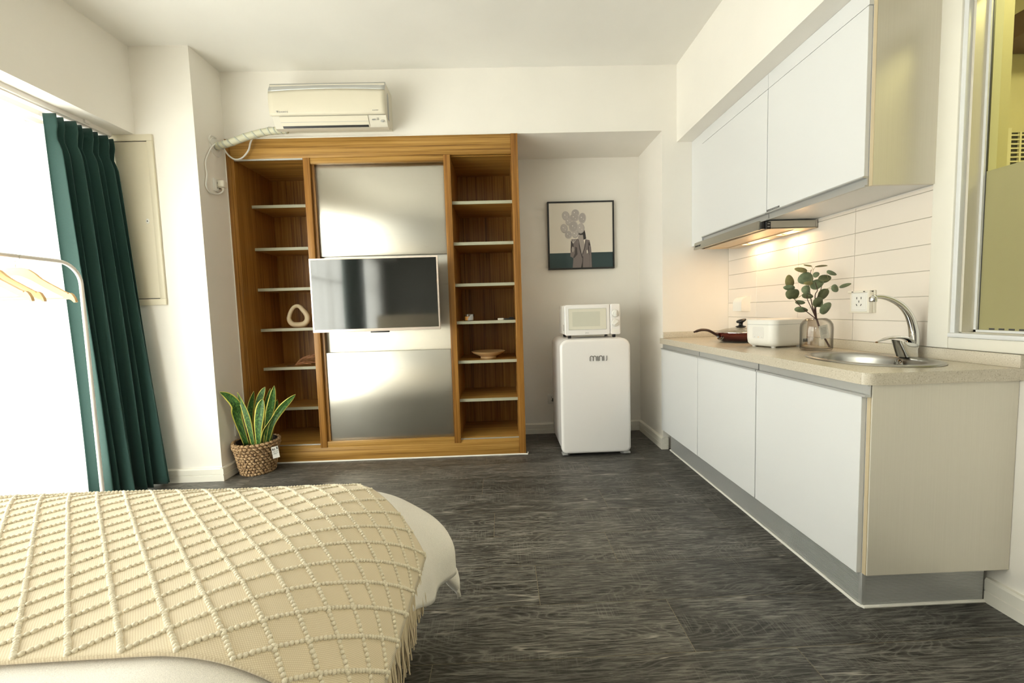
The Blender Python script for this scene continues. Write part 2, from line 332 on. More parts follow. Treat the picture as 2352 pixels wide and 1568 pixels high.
# fabrics
def fabric(name, col, rough=0.9, sc=700, st=0.3, sheen=0.3):
    m = mat(name, col, rough, Sheen_Weight=sheen); n = nd(m, 'ShaderNodeTexNoise', Scale=sc, Detail=2.0); ln(m, coords(m, (1,1,1)), n.inputs['Vector'])
    ln(m, ramp(m, n.outputs['Fac'], [(0.3, tuple(x*.8 for x in col)), (0.7, tuple(min(1, x*1.12) for x in col))]), bsdf(m).inputs['Base Color']); bump(m, n.outputs['Fac'], st, 0.001)
fabric('green_fabric', (0.0115, 0.056, 0.048), 0.75, 500, 0.25, 0.15)
fabric('duvet_cotton', (0.83, 0.795, 0.745), 0.8, 900, 0.06, 0.1)
fabric('bead_yarn', (0.80, 0.73, 0.58), 0.9, 900, 0.3)
m = mat('throw_knit', (0.68, 0.57, 0.39), 0.95, Sheen_Weight=0.3)
tc = nd(m, 'ShaderNodeTexCoord')
def kw(rot, sc):
    k = nd(m, 'ShaderNodeMapping'); k.inputs['Rotation'].default_value = (0, 0, rot); ln(m, tc.outputs['UV'], k.inputs['Vector'])
    w = nd(m, 'ShaderNodeTexWave', wave_type='BANDS', bands_direction='X'); w.inputs['Scale'].default_value = sc; w.inputs['Distortion'].default_value = 0.8; ln(m, k.outputs[0], w.inputs['Vector']); return w
w1 = kw(0.9, 78.0); w2 = kw(-0.7, 95.0)
ml = nd(m, 'ShaderNodeMath', operation='MULTIPLY'); ln(m, w1.outputs['Fac'], ml.inputs[0]); ln(m, w2.outputs['Fac'], ml.inputs[1])
ln(m, ramp(m, ml.outputs[0], [(0.0, (0.63, 0.525, 0.36)), (0.4, (0.745, 0.645, 0.48)), (1.0, (0.785, 0.69, 0.53))]), bsdf(m).inputs['Base Color']); bump(m, ml.outputs[0], 0.25, 0.001)

# leaves
m = mat('snake_leaf', (0.06, 0.16, 0.03), 0.38); tc = nd(m, 'ShaderNodeTexCoord'); sp = nd(m, 'ShaderNodeSeparateXYZ'); ln(m, tc.outputs['UV'], sp.inputs[0])
ctr = nd(m, 'ShaderNodeMath', operation='SUBTRACT'); ln(m, sp.outputs['X'], ctr.inputs[0]); ctr.inputs[1].default_value = 0.5
ab = nd(m, 'ShaderNodeMath', operation='ABSOLUTE'); ln(m, ctr.outputs[0], ab.inputs[0])
n = nd(m, 'ShaderNodeTexNoise', Scale=1.0, Detail=3.0, Distortion=0.8); ln(m, coords(m, (7, 26, 1), 'UV'), n.inputs['Vector'])
g = ramp(m, n.outputs['Fac'], [(0.36, (0.010, 0.038, 0.010)), (0.52, (0.045, 0.13, 0.022)), (0.68, (0.12, 0.25, 0.05))])
e = ramp(m, ab.outputs[0], [(0.0, (0, 0, 0)), (0.36, (0, 0, 0)), (0.41, (1, 1, 1))])
mx = nd(m, 'ShaderNodeMix', data_type='RGBA'); ln(m, e, mx.inputs[0]); ln(m, g, mx.inputs[6]); mx.inputs[7].default_value = (0.56, 0.50, 0.10, 1); ln(m, mx.outputs[2], bsdf(m).inputs['Base Color'])
def euc(name, c):
    m = mat(name, c, 0.5); n = nd(m, 'ShaderNodeTexNoise', Scale=40.0, Detail=2.0); ln(m, coords(m, (1,1,1)), n.inputs['Vector'])
    ln(m, ramp(m, n.outputs['Fac'], [(0.3, tuple(x*.75 for x in c)), (0.7, tuple(x*1.25 for x in c))]), bsdf(m).inputs['Base Color'])
euc('euc_green', (0.19, 0.24, 0.14)); euc('euc_dark', (0.135, 0.155, 0.075)); euc('euc_olive', (0.30, 0.27, 0.11))
m = mat('seagrass', (0.36, 0.23, 0.12), 0.8); n = nd(m, 'ShaderNodeTexNoise', Scale=90.0, Detail=3.0); ln(m, coords(m, (1,1,1)), n.inputs['Vector'])
ln(m, ramp(m, n.outputs['Fac'], [(0.32, (0.13, 0.07, 0.03)), (0.5, (0.34, 0.21, 0.10)), (0.68, (0.58, 0.42, 0.25))]), bsdf(m).inputs['Base Color'])

# ================================================================== the room
YB, YA, YP, XL, XR, ZC, ZS = 3.145, 3.669, 2.845, -1.926, 1.714, 2.82, 2.362
XA, XC1 = 1.209, 0.155
YF = -3.7; XW = -2.62
fl = MB().box(-2.75, 1.83, YF-.1, YA+.1, -0.06, -0.0007); floor = struct('floor', fl, 'joint_dark', 'dark limed oak laminate floor of wide planks')
known = {0: [0.58], 1: [0.11], 2: [0.468], 3: [-0.07], 4: [0.552], 5: [-0.15], 6: [0.567], 7: [-0.146], -1: [0.90]}
PLW, PLL = 0.2435, 1.148
for k in range(-21, 10):
    y0 = 1.243+k*PLW; y1 = y0+PLW
    if y0 > YA or y1 < YF: continue
    y0c, y1c = max(y0, YF), min(y1, YA)
    xj = known.get(k, [rnd.uniform(-1, 1)])[0]
    j0 = xj-math.ceil((xj+2.62)/PLL)*PLL; g_ = 0.0012
    while j0 < 1.72:
        a, b_ = max(j0, -2.62), min(j0+PLL, 1.72)
        if b_-a > 0.03:
            M_ = MB().box(a+g_, b_-g_, y0c+g_, y1c-g_, -0.0007, 0.0, )
            o = M_.build('plank', 'plank_oak', None)
            o.location = o.location-LOC[floor.name]; o.parent = floor
        j0 += PLL

struct('ceiling', MB().box(-2.75, 1.83, YF-.1, YA+.15, ZC, ZC+.1), 'ceiling_paint', 'plain off-white ceiling')
struct('wall_back', MB().box(XL, 1.83, YB, YA+.15, ZS, ZC), 'wall_paint', 'cream upper wall carrying the air conditioner')
struct('wall_alcove', MB().box(XL, 1.83, YA, YA+.15, 0, ZS), 'wall_paint', 'cream recessed wall behind the fridge')
struct('wall_alcove_side', MB().box(XA, 1.83, YB, YA, 0, ZS), 'wall_paint', 'cream wall end beside the kitchen counter')
struct('wall_pillar', MB().box(-2.75, XL, YP, YA+.15, 0, ZC), 'wall_paint', 'cream pillar between window and cabinet')
struct('wall_beam_left', MB().box(-2.75, -2.30, YF, YP, 2.279, ZC), 'wall_paint', 'cream ceiling beam above the window')
struct('wall_beam_right', MB().box(1.3176, 1.83, YF, YB, 2.278, ZC), 'wall_paint', 'cream boxed beam above the wall cabinets')
struct('wall_front', MB().box(-2.75, 1.83, YF-.1, YF, 0, ZC), 'rear_shade', 'plain wall behind the camera')
wl = MB(); wl.box(-2.75, XW, 2.62, YP, 0, 2.279); wl.box(-2.75, XW, YF, -3.05, 0, 2.279); wl.box(-2.75, XW, -3.05, 2.62, 2.24, 2.279); wl.box(-2.75, XW, -3.05, 2.62, 0, 0.03)
struct('wall_left', wl, 'wall_paint', 'cream window wall')
# right wall with the opening to the bathroom
WY0, WY1, WZ0, WZ1 = 0.35, 1.545, 0.955, 2.20
wr = MB(); wr.box(XR, 1.83, WY1, YB, 0, 2.278); wr.box(XR, 1.83, WY0, WY1, 0, WZ0); wr.box(XR, 1.83, WY0, WY1, WZ1, 2.278); wr.box(XR, 1.83, YF, WY0, 0, 2.278)
wall_right = struct('wall_right', wr, 'wall_paint', 'cream kitchen wall with white tiles')
# wall tiles, laid in rows between worktop and wall cabinets
gr = MB().box(XR-.0025, XR, 1.642, YB, .895, 1.528).build('grout_bed', 'grout', wall_right)
ty = [1.642, 2.013, 2.397, 2.790, YB-.002]; tz = [.895, .995, 1.0965, 1.198, 1.3025, 1.408, 1.511, 1.528]
for i in range(len(ty)-1):
    for j in range(len(tz)-1):
        d = rnd.uniform(0, .0006)
        MB().box(XR-.0085-d, XR-.0025, ty[i]+.0011, ty[i+1]-.0011, tz[j]+.0011, tz[j+1]-.0011, bev=.0012, seg=1).build('tile', 'tile_glaze', wall_right)

# daylight window (hidden by the sheer)
w1 = thing('window_1', 'tall daylight window behind the sheer curtain', None, (-2.68, .56, .03), kind='structure')
wf = MB()
for y in (-3.05, -1.925, -.8, .325, 1.45, 2.57): wf.box(-2.71, -2.655, y, y+.05, .03, 2.24)
wf.box(-2.71, -2.655, -3.05, 2.62, .03, .08); wf.box(-2.71, -2.655, -3.05, 2.62, 2.19, 2.24); wf.box(-2.71, -2.655, -3.05, 2.62, 1.62, 1.66)
wf.build('window_frame', 'white_metal', w1)
for y in (-3.0, -1.875, -.75, .375, 1.50): MB().box(-2.686, -2.680, y, y+1.07, .08, 2.19).build('pane', 'clear_glass', w1)

# bathroom window
w2 = thing('window_2', 'interior bathroom window with a clear upper and frosted lower pane', None, (1.76, .95, WZ0), kind='structure')
fr = MB()
for (a, b_, c, d_, e_, f_) in ((XR-.022, XR, 1.560, 1.640, .897, 2.278), (XR-.022, XR, .27, 1.560, .897, .940)): fr.box(a, b_, c, d_, e_, f_, bev=.004)
fr.build('casing', 'trim_paint', w2)
st = MB(); st.box(XR-.016, XR+.004, 1.543, 1.560, .94, 2.278, bev=.003); st.box(XR-.030, XR+.004, .27, 1.556, .940, .957, bev=.004); st.build('stop_bead', 'white_lacquer', w2)
rv = MB(); rv.box(XR+.003, 1.775, 1.535, 1.545, WZ0, WZ1); rv.box(XR+.003, 1.775, WY0, 1.545, WZ0-.001, WZ0+.004); rv.build('reveal', 'end_panel', w2)
gb = MB(); gb.box(1.762, 1.772, 1.527, 1.536, WZ0, WZ1); gb.box(1.762, 1.772, WY0, 1.536, WZ0+.004, WZ0+.012); gb.build('glazing_bead', 'white_lacquer', w2)
MB().box(1.770, 1.7765, 1.5255, 1.529, WZ0+.012, WZ1).build('seal', 'dark_mark', w2)
box('pane', 'bath_glass', w2, 1.772, 1.777, WY0, 1.528, 1.54, WZ1); box('frosted_pane', 'frosted_film', w2, 1.772, 1.777, WY0, 1.528, WZ0+.012, 1.54)
for i in range(6): box('frost_edge_mark', 'dark_mark', w2, 1.7712, 1.772, 1.475-i*.03, 1.492-i*.03, WZ0+.013, WZ0+.019)
# the bathroom beyond
struct('wall_bathroom_pier', MB().box(1.832, 1.935, 1.60, 2.20, 0, 2.75), 'bath_paint', 'yellowish bathroom pier behind the glass')
struct('wall_bathroom_back', MB().box(1.832, 3.4, 2.20, 2.30, 0, 2.75), 'bath_paint', 'yellowish bathroom rear wall')
struct('wall_bathroom_side', MB().box(3.4, 3.5, -.2, 2.30, 0, 2.75), 'bath_paint', 'yellowish bathroom far wall')
struct('wall_bathroom_near', MB().box(1.832, 3.5, -.3, -.2, 0, 2.75), 'bath_paint', 'yellowish bathroom near wall')
struct('ceiling_bathroom', MB().box(1.832, 3.5, -.3, 2.30, 2.75, 2.80), 'bath_paint', 'bathroom ceiling')
struct('floor_bathroom', MB().box(1.832, 3.5, -.3, 2.30, -.05, 0.0), 'bath_paint', 'bathroom floor')
put(box('wooden_bulkhead', 'bath_wood', None, 2.50, 3.38, 1.95, 2.195, 2.32, 2.43, bev=.003), 'dark brown wooden ledge high up in the bathroom', 'ledge')
vg = thing('vent_grille', 'pale slotted vent grille seen through the bathroom glass', 'vent', (2.80, 2.19, 1.62))
box('back_plate', 'black_frame', vg, 2.64, 3.0, 2.190, 2.198, 1.62, 1.93)
box('frame', 'ivory_plastic', vg, 2.62, 2.655, 2.180, 2.198, 1.60, 1.95)
for i in range(14): box('slat', 'ivory_plastic', vg, 2.655, 3.0, 2.182, 2.190, 1.625+i*.022, 1.632+i*.022)
for i in range(5): box('bar', 'ivory_plastic', vg, 2.70+i*.055, 2.71+i*.055, 2.180, 2.190, 1.62, 1.93)
la = bpy.data.lights.new('bathroom_lamp', 'AREA'); la.energy = 19; la.color = (1.0, .86, .56); la.size = .4
lo = bpy.data.objects.new('bathroom_lamp', la); COL.objects.link(lo); lo.location = (2.55, 1.0, 2.70)

# baseboards: stepped profile, horizontal distance d from the wall, height z
BP = [(0, 0), (.020, 0), (.020, .040), (.016, .042), (.016, .046), (.020, .048), (.020, .082), (.014, .090), (0, .090)]
def board(name, wall, lo_, hi_, parent=None, label=None):
    mb = MB(); ax, pos, sgn = wall
    poly = [(pos+sgn*d, z) for d, z in BP]
    mb.prism(poly, 'x' if ax == 'y' else 'y', lo_, hi_); return struct(name, mb, 'trim_paint', label, ang=20)
board('baseboard_pillar', ('y', YP, -1), -2.6, XL, label='cream baseboard along the pillar front')
board('baseboard_left', ('x', XL, 1), YP-.02, YB, label='cream baseboard on the pillar side')
board('baseboard_back', ('y', YA, -1), XC1, XA, label='cream baseboard behind the fridge')
board('baseboard_alcove', ('x', XA, -1), YB-.02, YA, label='cream baseboard beside the fridge')
board('baseboard_right', ('x', XR, -1), YF, 1.40, label='cream baseboard under the bathroom window')
board('baseboard_end', ('y', YB, -1), XA, 1.243, label='cream baseboard stub beside the cabinet plinth')

# ================================================================== built-in display cabinet
dc = thing('display_cabinet', 'built-in teak display cabinet with open shelves and brushed steel panels', 'cabinet', (-.885, 3.15, 0))
TV, TH = 'teak_vertical', 'teak_horizontal'
y0, y1 = YB-.004, 3.655
box('side_panel', TV, dc, XL+.002, -1.893, y0-.008, y1, 0, ZS-.002, bev=.002); box('side_panel', TV, dc, .105, XC1, y0-.008, y1, 0, ZS-.002, bev=.002)
box('side_lining', TV, dc, -1.893, -1.872, y0+.002, y1, .10, 2.222)
box('fascia', TH, dc, -1.893, .105, y0, YB+.03, 2.222, ZS-.002, bev=.002)
box('plinth_board', TH, dc, -1.893, .105, y0, YB+.03, .006, .105, bev=.002)
box('bottom_board', TH, dc, -1.872, -1.385, YB+.03, y1, .085, .135); box('bottom_board', TH, dc, -.335, .105, YB+.03, y1, .085, .135)
box('bottom_rail', TH, dc, -1.893, -1.385, y0+.004, YB+.03, .105, .125); box('bottom_rail', TH, dc, -.335, .105, y0+.004, YB+.03, .105, .125)
box('top_board', TH, dc, -1.872, .105, YB+.03, y1, 2.218, 2.24)
box('track', 'aluminium', dc, -1.872, -1.385, YB+.002, YB+.012, 2.212, 2.224); box('track', 'aluminium', dc, -1.872, -1.385, YB+.012, YB+.022, .125, .131); box('track', 'aluminium', dc, -.335, .105, YB+.012, YB+.022, .125, .131)
box('back_panel', TV, dc, -1.872, -1.385, 3.640, y1, .10, 2.222); box('back_panel', TV, dc, -.335, .105, 3.640, y1, .10, 2.222)
box('stile', TV, dc, -1.385, -1.337, y0-.004, YB+.05, .105, 2.222, bev=.002); box('stile', TV, dc, -.383, -.335, y0-.004, YB+.05, .105, 2.222, bev=.002)
box('divider', TV, dc, -1.385, -1.365, YB+.05, y1, .105, 2.222); box('divider', TV, dc, -.357, -.335, YB+.05, y1, .105, 2.222)
box('door_rail', TH, dc, -1.337, -.383, y0+.003, YB+.03, 2.180, 2.222, bev=.001); box('door_rail', TH, dc, -1.337, -.383, y0+.003, YB+.03, .105, .150, bev=.001)
box('inner_jamb', TV, dc, -1.337, -1.315, YB+.012, YB+.055, .15, 2.18)
sp1 = box('steel_panel', 'steel_brushed', dc, -1.330, -.388, YB+.030, YB+.040, 1.525, 2.200, bev=.001)
box('steel_panel', 'steel_brushed', dc, -1.330, -.388, YB+.056, YB+.064, .80, 1.527)
box('steel_panel', 'steel_brushed', dc, -1.326, -.388, YB+.020, YB+.030, .150, .815, bev=.001)
zsl = [1.944, 1.624, 1.316, 1.004, .700, .380]
for z in zsl:
    s_ = box('shelf', TH, dc, -1.872, -1.385, 3.335, 3.640, z-.020, z); box('edge_strip', 'edge_strip', s_, -1.872, -1.385, 3.327, 3.335, z-.021, z+.001)
for z in (1.900, 1.603, 1.300, 1.020, .723, .431):
    s_ = box('shelf', TH, dc, -.335, .105, 3.183, 3.640, z-.020, z); box('edge_strip', 'edge_strip', s_, -.335, .105, 3.175, 3.183, z-.021, z+.001)
cb_ = MB(); cb_.tube([(XL+.03, YB-.012, .004), (.10, YB-.012, .004), (.165, YB-.016, .004), (.170, YB+.02, .004)], .006, 6); cb_.tube([(XL+.003, YB-.013, .1), (XL+.003, YB-.013, ZS-.01)], .004, 6)
cb_.tube([(XL+.01, YB-.008, ZS), (.155, YB-.006, ZS)], [.006, .003], 6)
cb_.build('caulk_line', 'caulk', dc)

# ---- television
tv = thing('television', 'wall-mounted flat television with thin rose bezel and dark glossy screen', 'television', (-.88, 3.0, .975))
TX0, TX1, TZ0, TZ1, TY = -1.325, -.433, .974, 1.490, 2.995
box('bezel', 'tv_bezel', tv, TX0, TX1, TY, TY+.016, TZ0, TZ1, bev=.003)
box('screen', 'screen', tv, TX0+.011, TX1-.011, TY-.0015, TY+.004, TZ0+.020, TZ1-.011, bev=.0008, seg=1)
box('rear_housing', 'black_plastic', tv, TX0+.12, TX1-.12, TY+.016, TY+.055, TZ0+.05, TZ1-.12, bev=.012)
box('sensor_bar', 'black_plastic', tv, -.925, -.792, TY-.001, TY+.012, TZ0-.010, TZ0+.001, bev=.003)
mtv = MB(); mtv.box(-.98, -.95, TY+.055, YB+.056, 1.18, 1.30); mtv.box(-.80, -.77, TY+.055, YB+.056, 1.18, 1.30); mtv.box(-1.0, -.75, YB+.030, YB+.056, 1.15, 1.33); mtv.build('wall_bracket', 'black_plastic', tv)
text_mesh('mi', .010, Matrix.Translation((-.885, TY-.0006, TZ0+.006)) @ FACE_Y, 'logo', 'gray_mark', tv, .0004)

# ---- air conditioner
ac = thing('air_conditioner', 'cream wall air conditioner with silver top strip above the cabinet', 'air conditioner', (-1.11, 3.04, 2.33))
AX0, AX1 = -1.496, -.730
body = [(YB, 2.640), (2.995, 2.645), (2.962, 2.632), (2.954, 2.590), (2.955, 2.44), (2.968, 2.425), (3.006, 2.366), (3.040, 2.362), (3.080, 2.385), (YB, 2.392)]
MB().prism(body, 'x', AX0+.004, AX1-.004).build('body', 'ac_body', ac, ang=30)
def acp(y): return y
pan_ = MB()
def acf(u, v):
    x = lerp(AX0, AX1, u); zt = 2.578+.012*(1-(2*u-1)**2); z = lerp(zt, 2.428, v); y = 2.945-.006*math.sin(v*PI)+.010*v**3; return (x, y, z)
pan_.grid(acf, 24, 8); pf = pan_.build('front_panel', 'cream_plastic', ac, solid=.010)
ts = MB()
def act(u, v):
    x = lerp(AX0, AX1, u); zb = 2.580+.012*(1-(2*u-1)**2); z = lerp(2.640, zb, v); return (x, lerp(2.972, 2.946, sst(v)), z)
ts.grid(act, 24, 6); ts.build('top_strip', 'silver_plastic', ac, solid=.008)
lv = MB(); lv.prism([(2.9575, 2.424), (2.961, 2.427), (3.003, 2.3695), (2.999, 2.3665)], 'x', AX0+.055, AX1-.125); lvo = lv.build('louver', 'cream_plastic', ac); MB().prism([(2.9770, 2.3957), (2.9775, 2.3965), (2.9785, 2.3951), (2.9780, 2.3943)], 'x', AX0+.055, AX1-.125).build('louver_line', 'gray_mark', lvo)
MB().prism([(2.990, 2.377), (2.9985, 2.3665), (3.010, 2.368), (3.002, 2.380)], 'x', AX0+.06, AX1-.13).build('air_slot', 'black_plastic', ac)
cp_ = MB(); cp_.prism([(2.957, 2.424), (2.962, 2.428), (2.999, 2.372), (2.994, 2.368)], 'x', AX1-.12, AX1-.003); cpo = cp_.build('control_panel', 'ac_body', ac)
S2 = Matrix.Translation((AX1-.030, 2.974, 2.396)) @ Matrix.Rotation(math.radians(57), 4, 'X')
kn = MB(); kn.M = S2; kn.lathe([(0, .004), (.008, .004), (.010, .003), (.013, .002), (.0135, -.003)], 0, 0, 0, 20); kn.build('sensor_eye', 'silver_plastic', ac)
dp = MB(); dp.M = Matrix.Translation((AX1-.085, 2.969, 2.404)) @ Matrix.Rotation(math.radians(57), 4, 'X'); dp.box(-.014, .010, -.010, .010, -.002, .0012); dp.build('display_window', 'gray_mark', ac)
for i in range(4):
    b = MB(); b.M = Matrix.Translation((AX1-.064+.008*(i % 2), 2.966+.004*(i//2), 2.408-.007*(i//2))) @ Matrix.Rotation(math.radians(57), 4, 'X'); b.box(-.0015, .0015, -.0015, .0015, -.002, .0012); b.build('indicator', 'dark_mark', ac)
for i in range(9): MB().box(AX1-.006, AX1-.002, 3.012+.004*i, 3.0145+.004*i, 2.42+.008*i*0, 2.60-.006*abs(i-4)).build('side_vent', 'gray_mark', ac)
text_mesh('DAIKIN', .016, Matrix.Translation((AX0+.062, 2.9400, 2.442)) @ FACE_Y @ Matrix.Scale(1.1, 4, (1, 0, 0)), 'brand_lettering', 'gray_mark', ac)
lg = MB(); lg.add([(AX0+.045, 2.939, 2.455), (AX0+.059, 2.939, 2.455), (AX0+.052, 2.939, 2.442), (AX0+.050, 2.939, 2.450)], [(0, 1, 2), (0, 2, 3)]); lg.build('brand_mark', 'gray_mark', ac, solid=.001)
text_mesh('inverter', .012, Matrix.Translation((AX1-.088, 2.9400, 2.446)) @ FACE_Y, 'model_lettering', 'gray_mark', ac, shear=.3)

# ---- pipe, pipe cover, sockets and cables
pp = cr([(-1.44, 3.06, 2.382), (-1.50, 3.055, 2.378), (-1.585, 3.05, 2.368), (-1.70, 3.04, 2.337), (-1.815, 3.03, 2.294), (-1.89, 3.035, 2.277), (-1.955, 3.045, 2.27)], 8)
pt = thing('refrigerant_pipe', 'insulated pipe wrapped in pale spiral tape below the air conditioner', 'pipe', (-1.7, 3.05, 2.28))
MB().tube(pp, .0235, 16).build('wrapped_tube', 'pipe_wrap', pt)
sp_ = []; nT = 13; n_ = len(pp)
for i in range(nT*24+1):
    t = i/(nT*24)*(n_-1); k = min(int(t), n_-2); p = pp[k].lerp(pp[k+1], t-k); tg_ = (pp[k+1]-pp[k]).normalized()
    N = Vector((0, 0, 1)); N = (N-tg_*N.dot(tg_)).normalized(); Bn = tg_.cross(N); a = 2*PI*i/24; sp_.append((p+(N*math.cos(a)+Bn*math.sin(a))*.0228, tg_))
vs = []; fs = []
for i, (p, t) in enumerate(sp_):
    c_ = pp[min(int(i/(nT*24)*(n_-1)), n_-2)]; 
    vs += [p-t*.006, p+t*.006]
    if i: fs.append((2*i-2, 2*i-1, 2*i+1, 2*i))
tb = MB().add(vs, fs); tb.build('tape_spiral', 'pipe_band', pt, solid=.003)
es = MB(); es.M = Matrix.Translation((XL, 3.042, 2.268)) @ Matrix.Rotation(PI/2, 4, 'Y'); es.lathe([(.030, .001), (.030, .006), (.060, .005), (.063, .0)], 0, 0, 0, 32); put(es.build('pipe_cover', 'white_plastic'), 'round white cover plate where the wrapped pipe enters the pillar', 'cover plate')
ca = thing('power_cable', 'white power cable looping from the air conditioner to the pillar socket', 'cable', (-1.8, 3.05, 1.93))
MB().tube(cr([(-1.455, 3.10, 2.40), (-1.52, 3.09, 2.402), (-1.575, 3.085, 2.418), (-1.588, 3.08, 2.40), (-1.592, 3.075, 2.385)], 6), .003, 6).build('cord', 'white_plastic', ca)
MB().tube(cr([(-1.655, 3.06, 2.355), (-1.70, 3.095, 2.348), (-1.727, 3.11, 2.320), (-1.746, 3.112, 2.270), (-1.792, 3.112, 2.221), (-1.842, 3.112, 2.210), (-1.884, 3.110, 2.238), (-1.905, 3.09, 2.283)], 8), .0058, 8).build('cord', 'white_plastic', ca)
MB().tube(cr([(-1.900, 3.065, 2.292), (-1.912, 3.03, 2.288), (-1.915, 2.976, 2.239), (-1.916, 2.913, 2.132), (-1.916, 2.913, 2.047), (-1.916, 2.897, 1.972), (-1.914, 2.925, 1.935), (-1.905, 2.990, 1.940), (-1.892, 3.020, 1.962), (-1.888, 3.026, 1.985)], 8), .0050, 8).build('cord', 'white_plastic', ca)
MB().tube(cr([(-1.916, 2.99, 2.27), (-1.917, 2.965, 2.29), (-1.917, 2.985, 2.325), (-1.915, 3.04, 2.33)], 6), .004, 6).build('cord', 'white_plastic', ca)
pg = MB(); pg.box(-1.914, -1.868, 3.002, 3.052, 1.990, 2.040, bev=.012, seg=3); pg.tube([(-1.888, 3.026, 1.995), (-1.888, 3.026, 1.972)], [.010, .007], 10); pg.build('plug', 'ivory_plastic', ca)
def wall_socket(name, label, O, U, N, size=.086):
    """O centre, U horizontal direction along the wall, N out of the wall"""
    t = thing(name, label, 'socket', tuple(O)); U = Vector(U); N = Vector(N); Z = Vector((0, 0, 1)); Mx = Matrix.Identity(4)
    for i in range(3): Mx[i][0] = U[i]; Mx[i][1] = Z[i]; Mx[i][2] = N[i]; Mx[i][3] = O[i]
    h = size/2; a = MB(); a.M = Mx; a.box(-h, h, -h, h, 0, .009, bev=.003); a.build('plate', 'white_plastic', t)
    a = MB(); a.M = Mx; a.box(-h+.009, h-.009, -h+.009, h-.009, .009, .0105, bev=.0007, seg=1); a.build('insert', 'white_plastic', t)
    for (x, y, r) in ((-.012, .016, 0), (.012, .016, 0), (0, .000, 0), (-.012, -.016, .5), (.012, -.016, -.5)):
        a = MB(); a.M = Mx @ Matrix.Translation((x, y, 0)) @ Matrix.Rotation(r, 4, 'Z'); a.box(-.0018, .0018, -.005, .005, .0095, .0112); a.build('slot', 'dark_mark', t)
    return t
wall_socket('wall_socket', 'white socket plate high on the pillar holding the cable plug', (XL, 3.022, 2.004), (0, 1, 0), (1, 0, 0))
wall_socket('wall_socket', 'white socket plate low on the pillar behind the snake plant', (XL, 3.045, .298), (0, 1, 0), (1, 0, 0))
wall_socket('wall_socket', 'white socket low on the alcove wall beside the fridge', (.428, YA, .305), (1, 0, 0), (0, -1, 0))
fc = MB(); fc.box(.420, .445, YA-.035, YA-.010, .285, .315, bev=.005); fc.tube(cr([(.433, YA-.03, .29), (.436, YA-.035, .18), (.44, YA-.03, .06), (.47, YA-.06, .012), (.55, YA-.1, .012)], 6), .004, 6)
put(fc.build('fridge_cable', 'black_plastic'), 'black fridge plug and cable hanging on the alcove wall', 'cable')
# kitchen socket with missing lid and closed socket cover
ks = wall_socket('kitchen_socket', 'white kitchen socket in a square splash frame beside the tap', (XR-.018, 1.957, 1.083), (0, -1, 0), (-1, 0, 0), .094)
kf = MB(); kf.box(XR-.020, XR-.008, 1.885, 2.020, 1.030, 1.134, bev=.003); kf.box(XR-.040, XR-.018, 1.888, 1.900, 1.030, 1.134, bev=.003); kf.box(XR-.032, XR-.018, 1.888, 2.020, 1.124, 1.134, bev=.002); kf.box(XR-.028, XR-.018, 1.888, 2.020, 1.030, 1.036, bev=.002); kf.build('splash_frame', 'ivory_plastic', ks)
for y in (1.925, 1.99): box('hinge', 'dark_mark', ks, XR-.034, XR-.030, y-.004, y+.004, 1.127, 1.131)
sc_ = MB(); prof = [(XR-.008, 1.140)]+[(XR-.008-.062*math.sin(math.radians(a))**.8, 1.095+.045*math.cos(math.radians(a))) for a in range(10, 91, 10)]+[(XR-.070, 1.040), (XR-.008, 1.036)]
sc_.prism(prof, 'y', 2.862, 2.968); put(sc_.build('socket_cover', 'white_plastic', ang=25), 'closed white splash cover over a socket behind the frying pan', 'socket cover')

# ---- distribution box on the pillar
eb = thing('distribution_box', 'flush cream fuse box door on the pillar beside the green curtain', 'fuse box', (-2.32, YP, 1.195))
ef = MB(); EX0, EX1 = -2.47, -2.19
ef.box(EX0, EX1, YP-.014, YP, 1.195, 1.235, bev=.002); ef.box(EX0, EX1, YP-.014, YP, 2.238, 2.278, bev=.002); ef.box(EX1-.036, EX1, YP-.014, YP, 1.235, 2.238, bev=.002); ef.box(EX0, EX0+.03, YP-.014, YP, 1.235, 2.238, bev=.002); ef.build('frame', 'fuse_paint', eb)
box('gap', 'dark_mark', eb, EX0+.03, EX1-.036, YP-.004, YP, 1.235, 2.238)
dr = box('door', 'fuse_paint', eb, EX0+.032, EX1-.037, YP-.010, YP-.004, 1.240, 2.233, bev=.0015)
lk = MB(); lk.M = Matrix.Translation((-2.263, YP-.010, 1.735)) @ Matrix.Rotation(PI/2, 4, 'X'); lk.lathe([(.011, 0), (.011, .002), (.004, .003), (0, .003)], 0, 0, 0, 16, sy=1.5); lk.build('lock', 'white_plastic', dr)
lk = MB(); lk.M = Matrix.Translation((-2.263, YP-.0128, 1.735)) @ Matrix.Rotation(PI/2, 4, 'X'); lk.lathe([(.004, 0), (.004, .001)], 0, 0, 0, 10); lk.build('keyhole', 'dark_mark', dr)

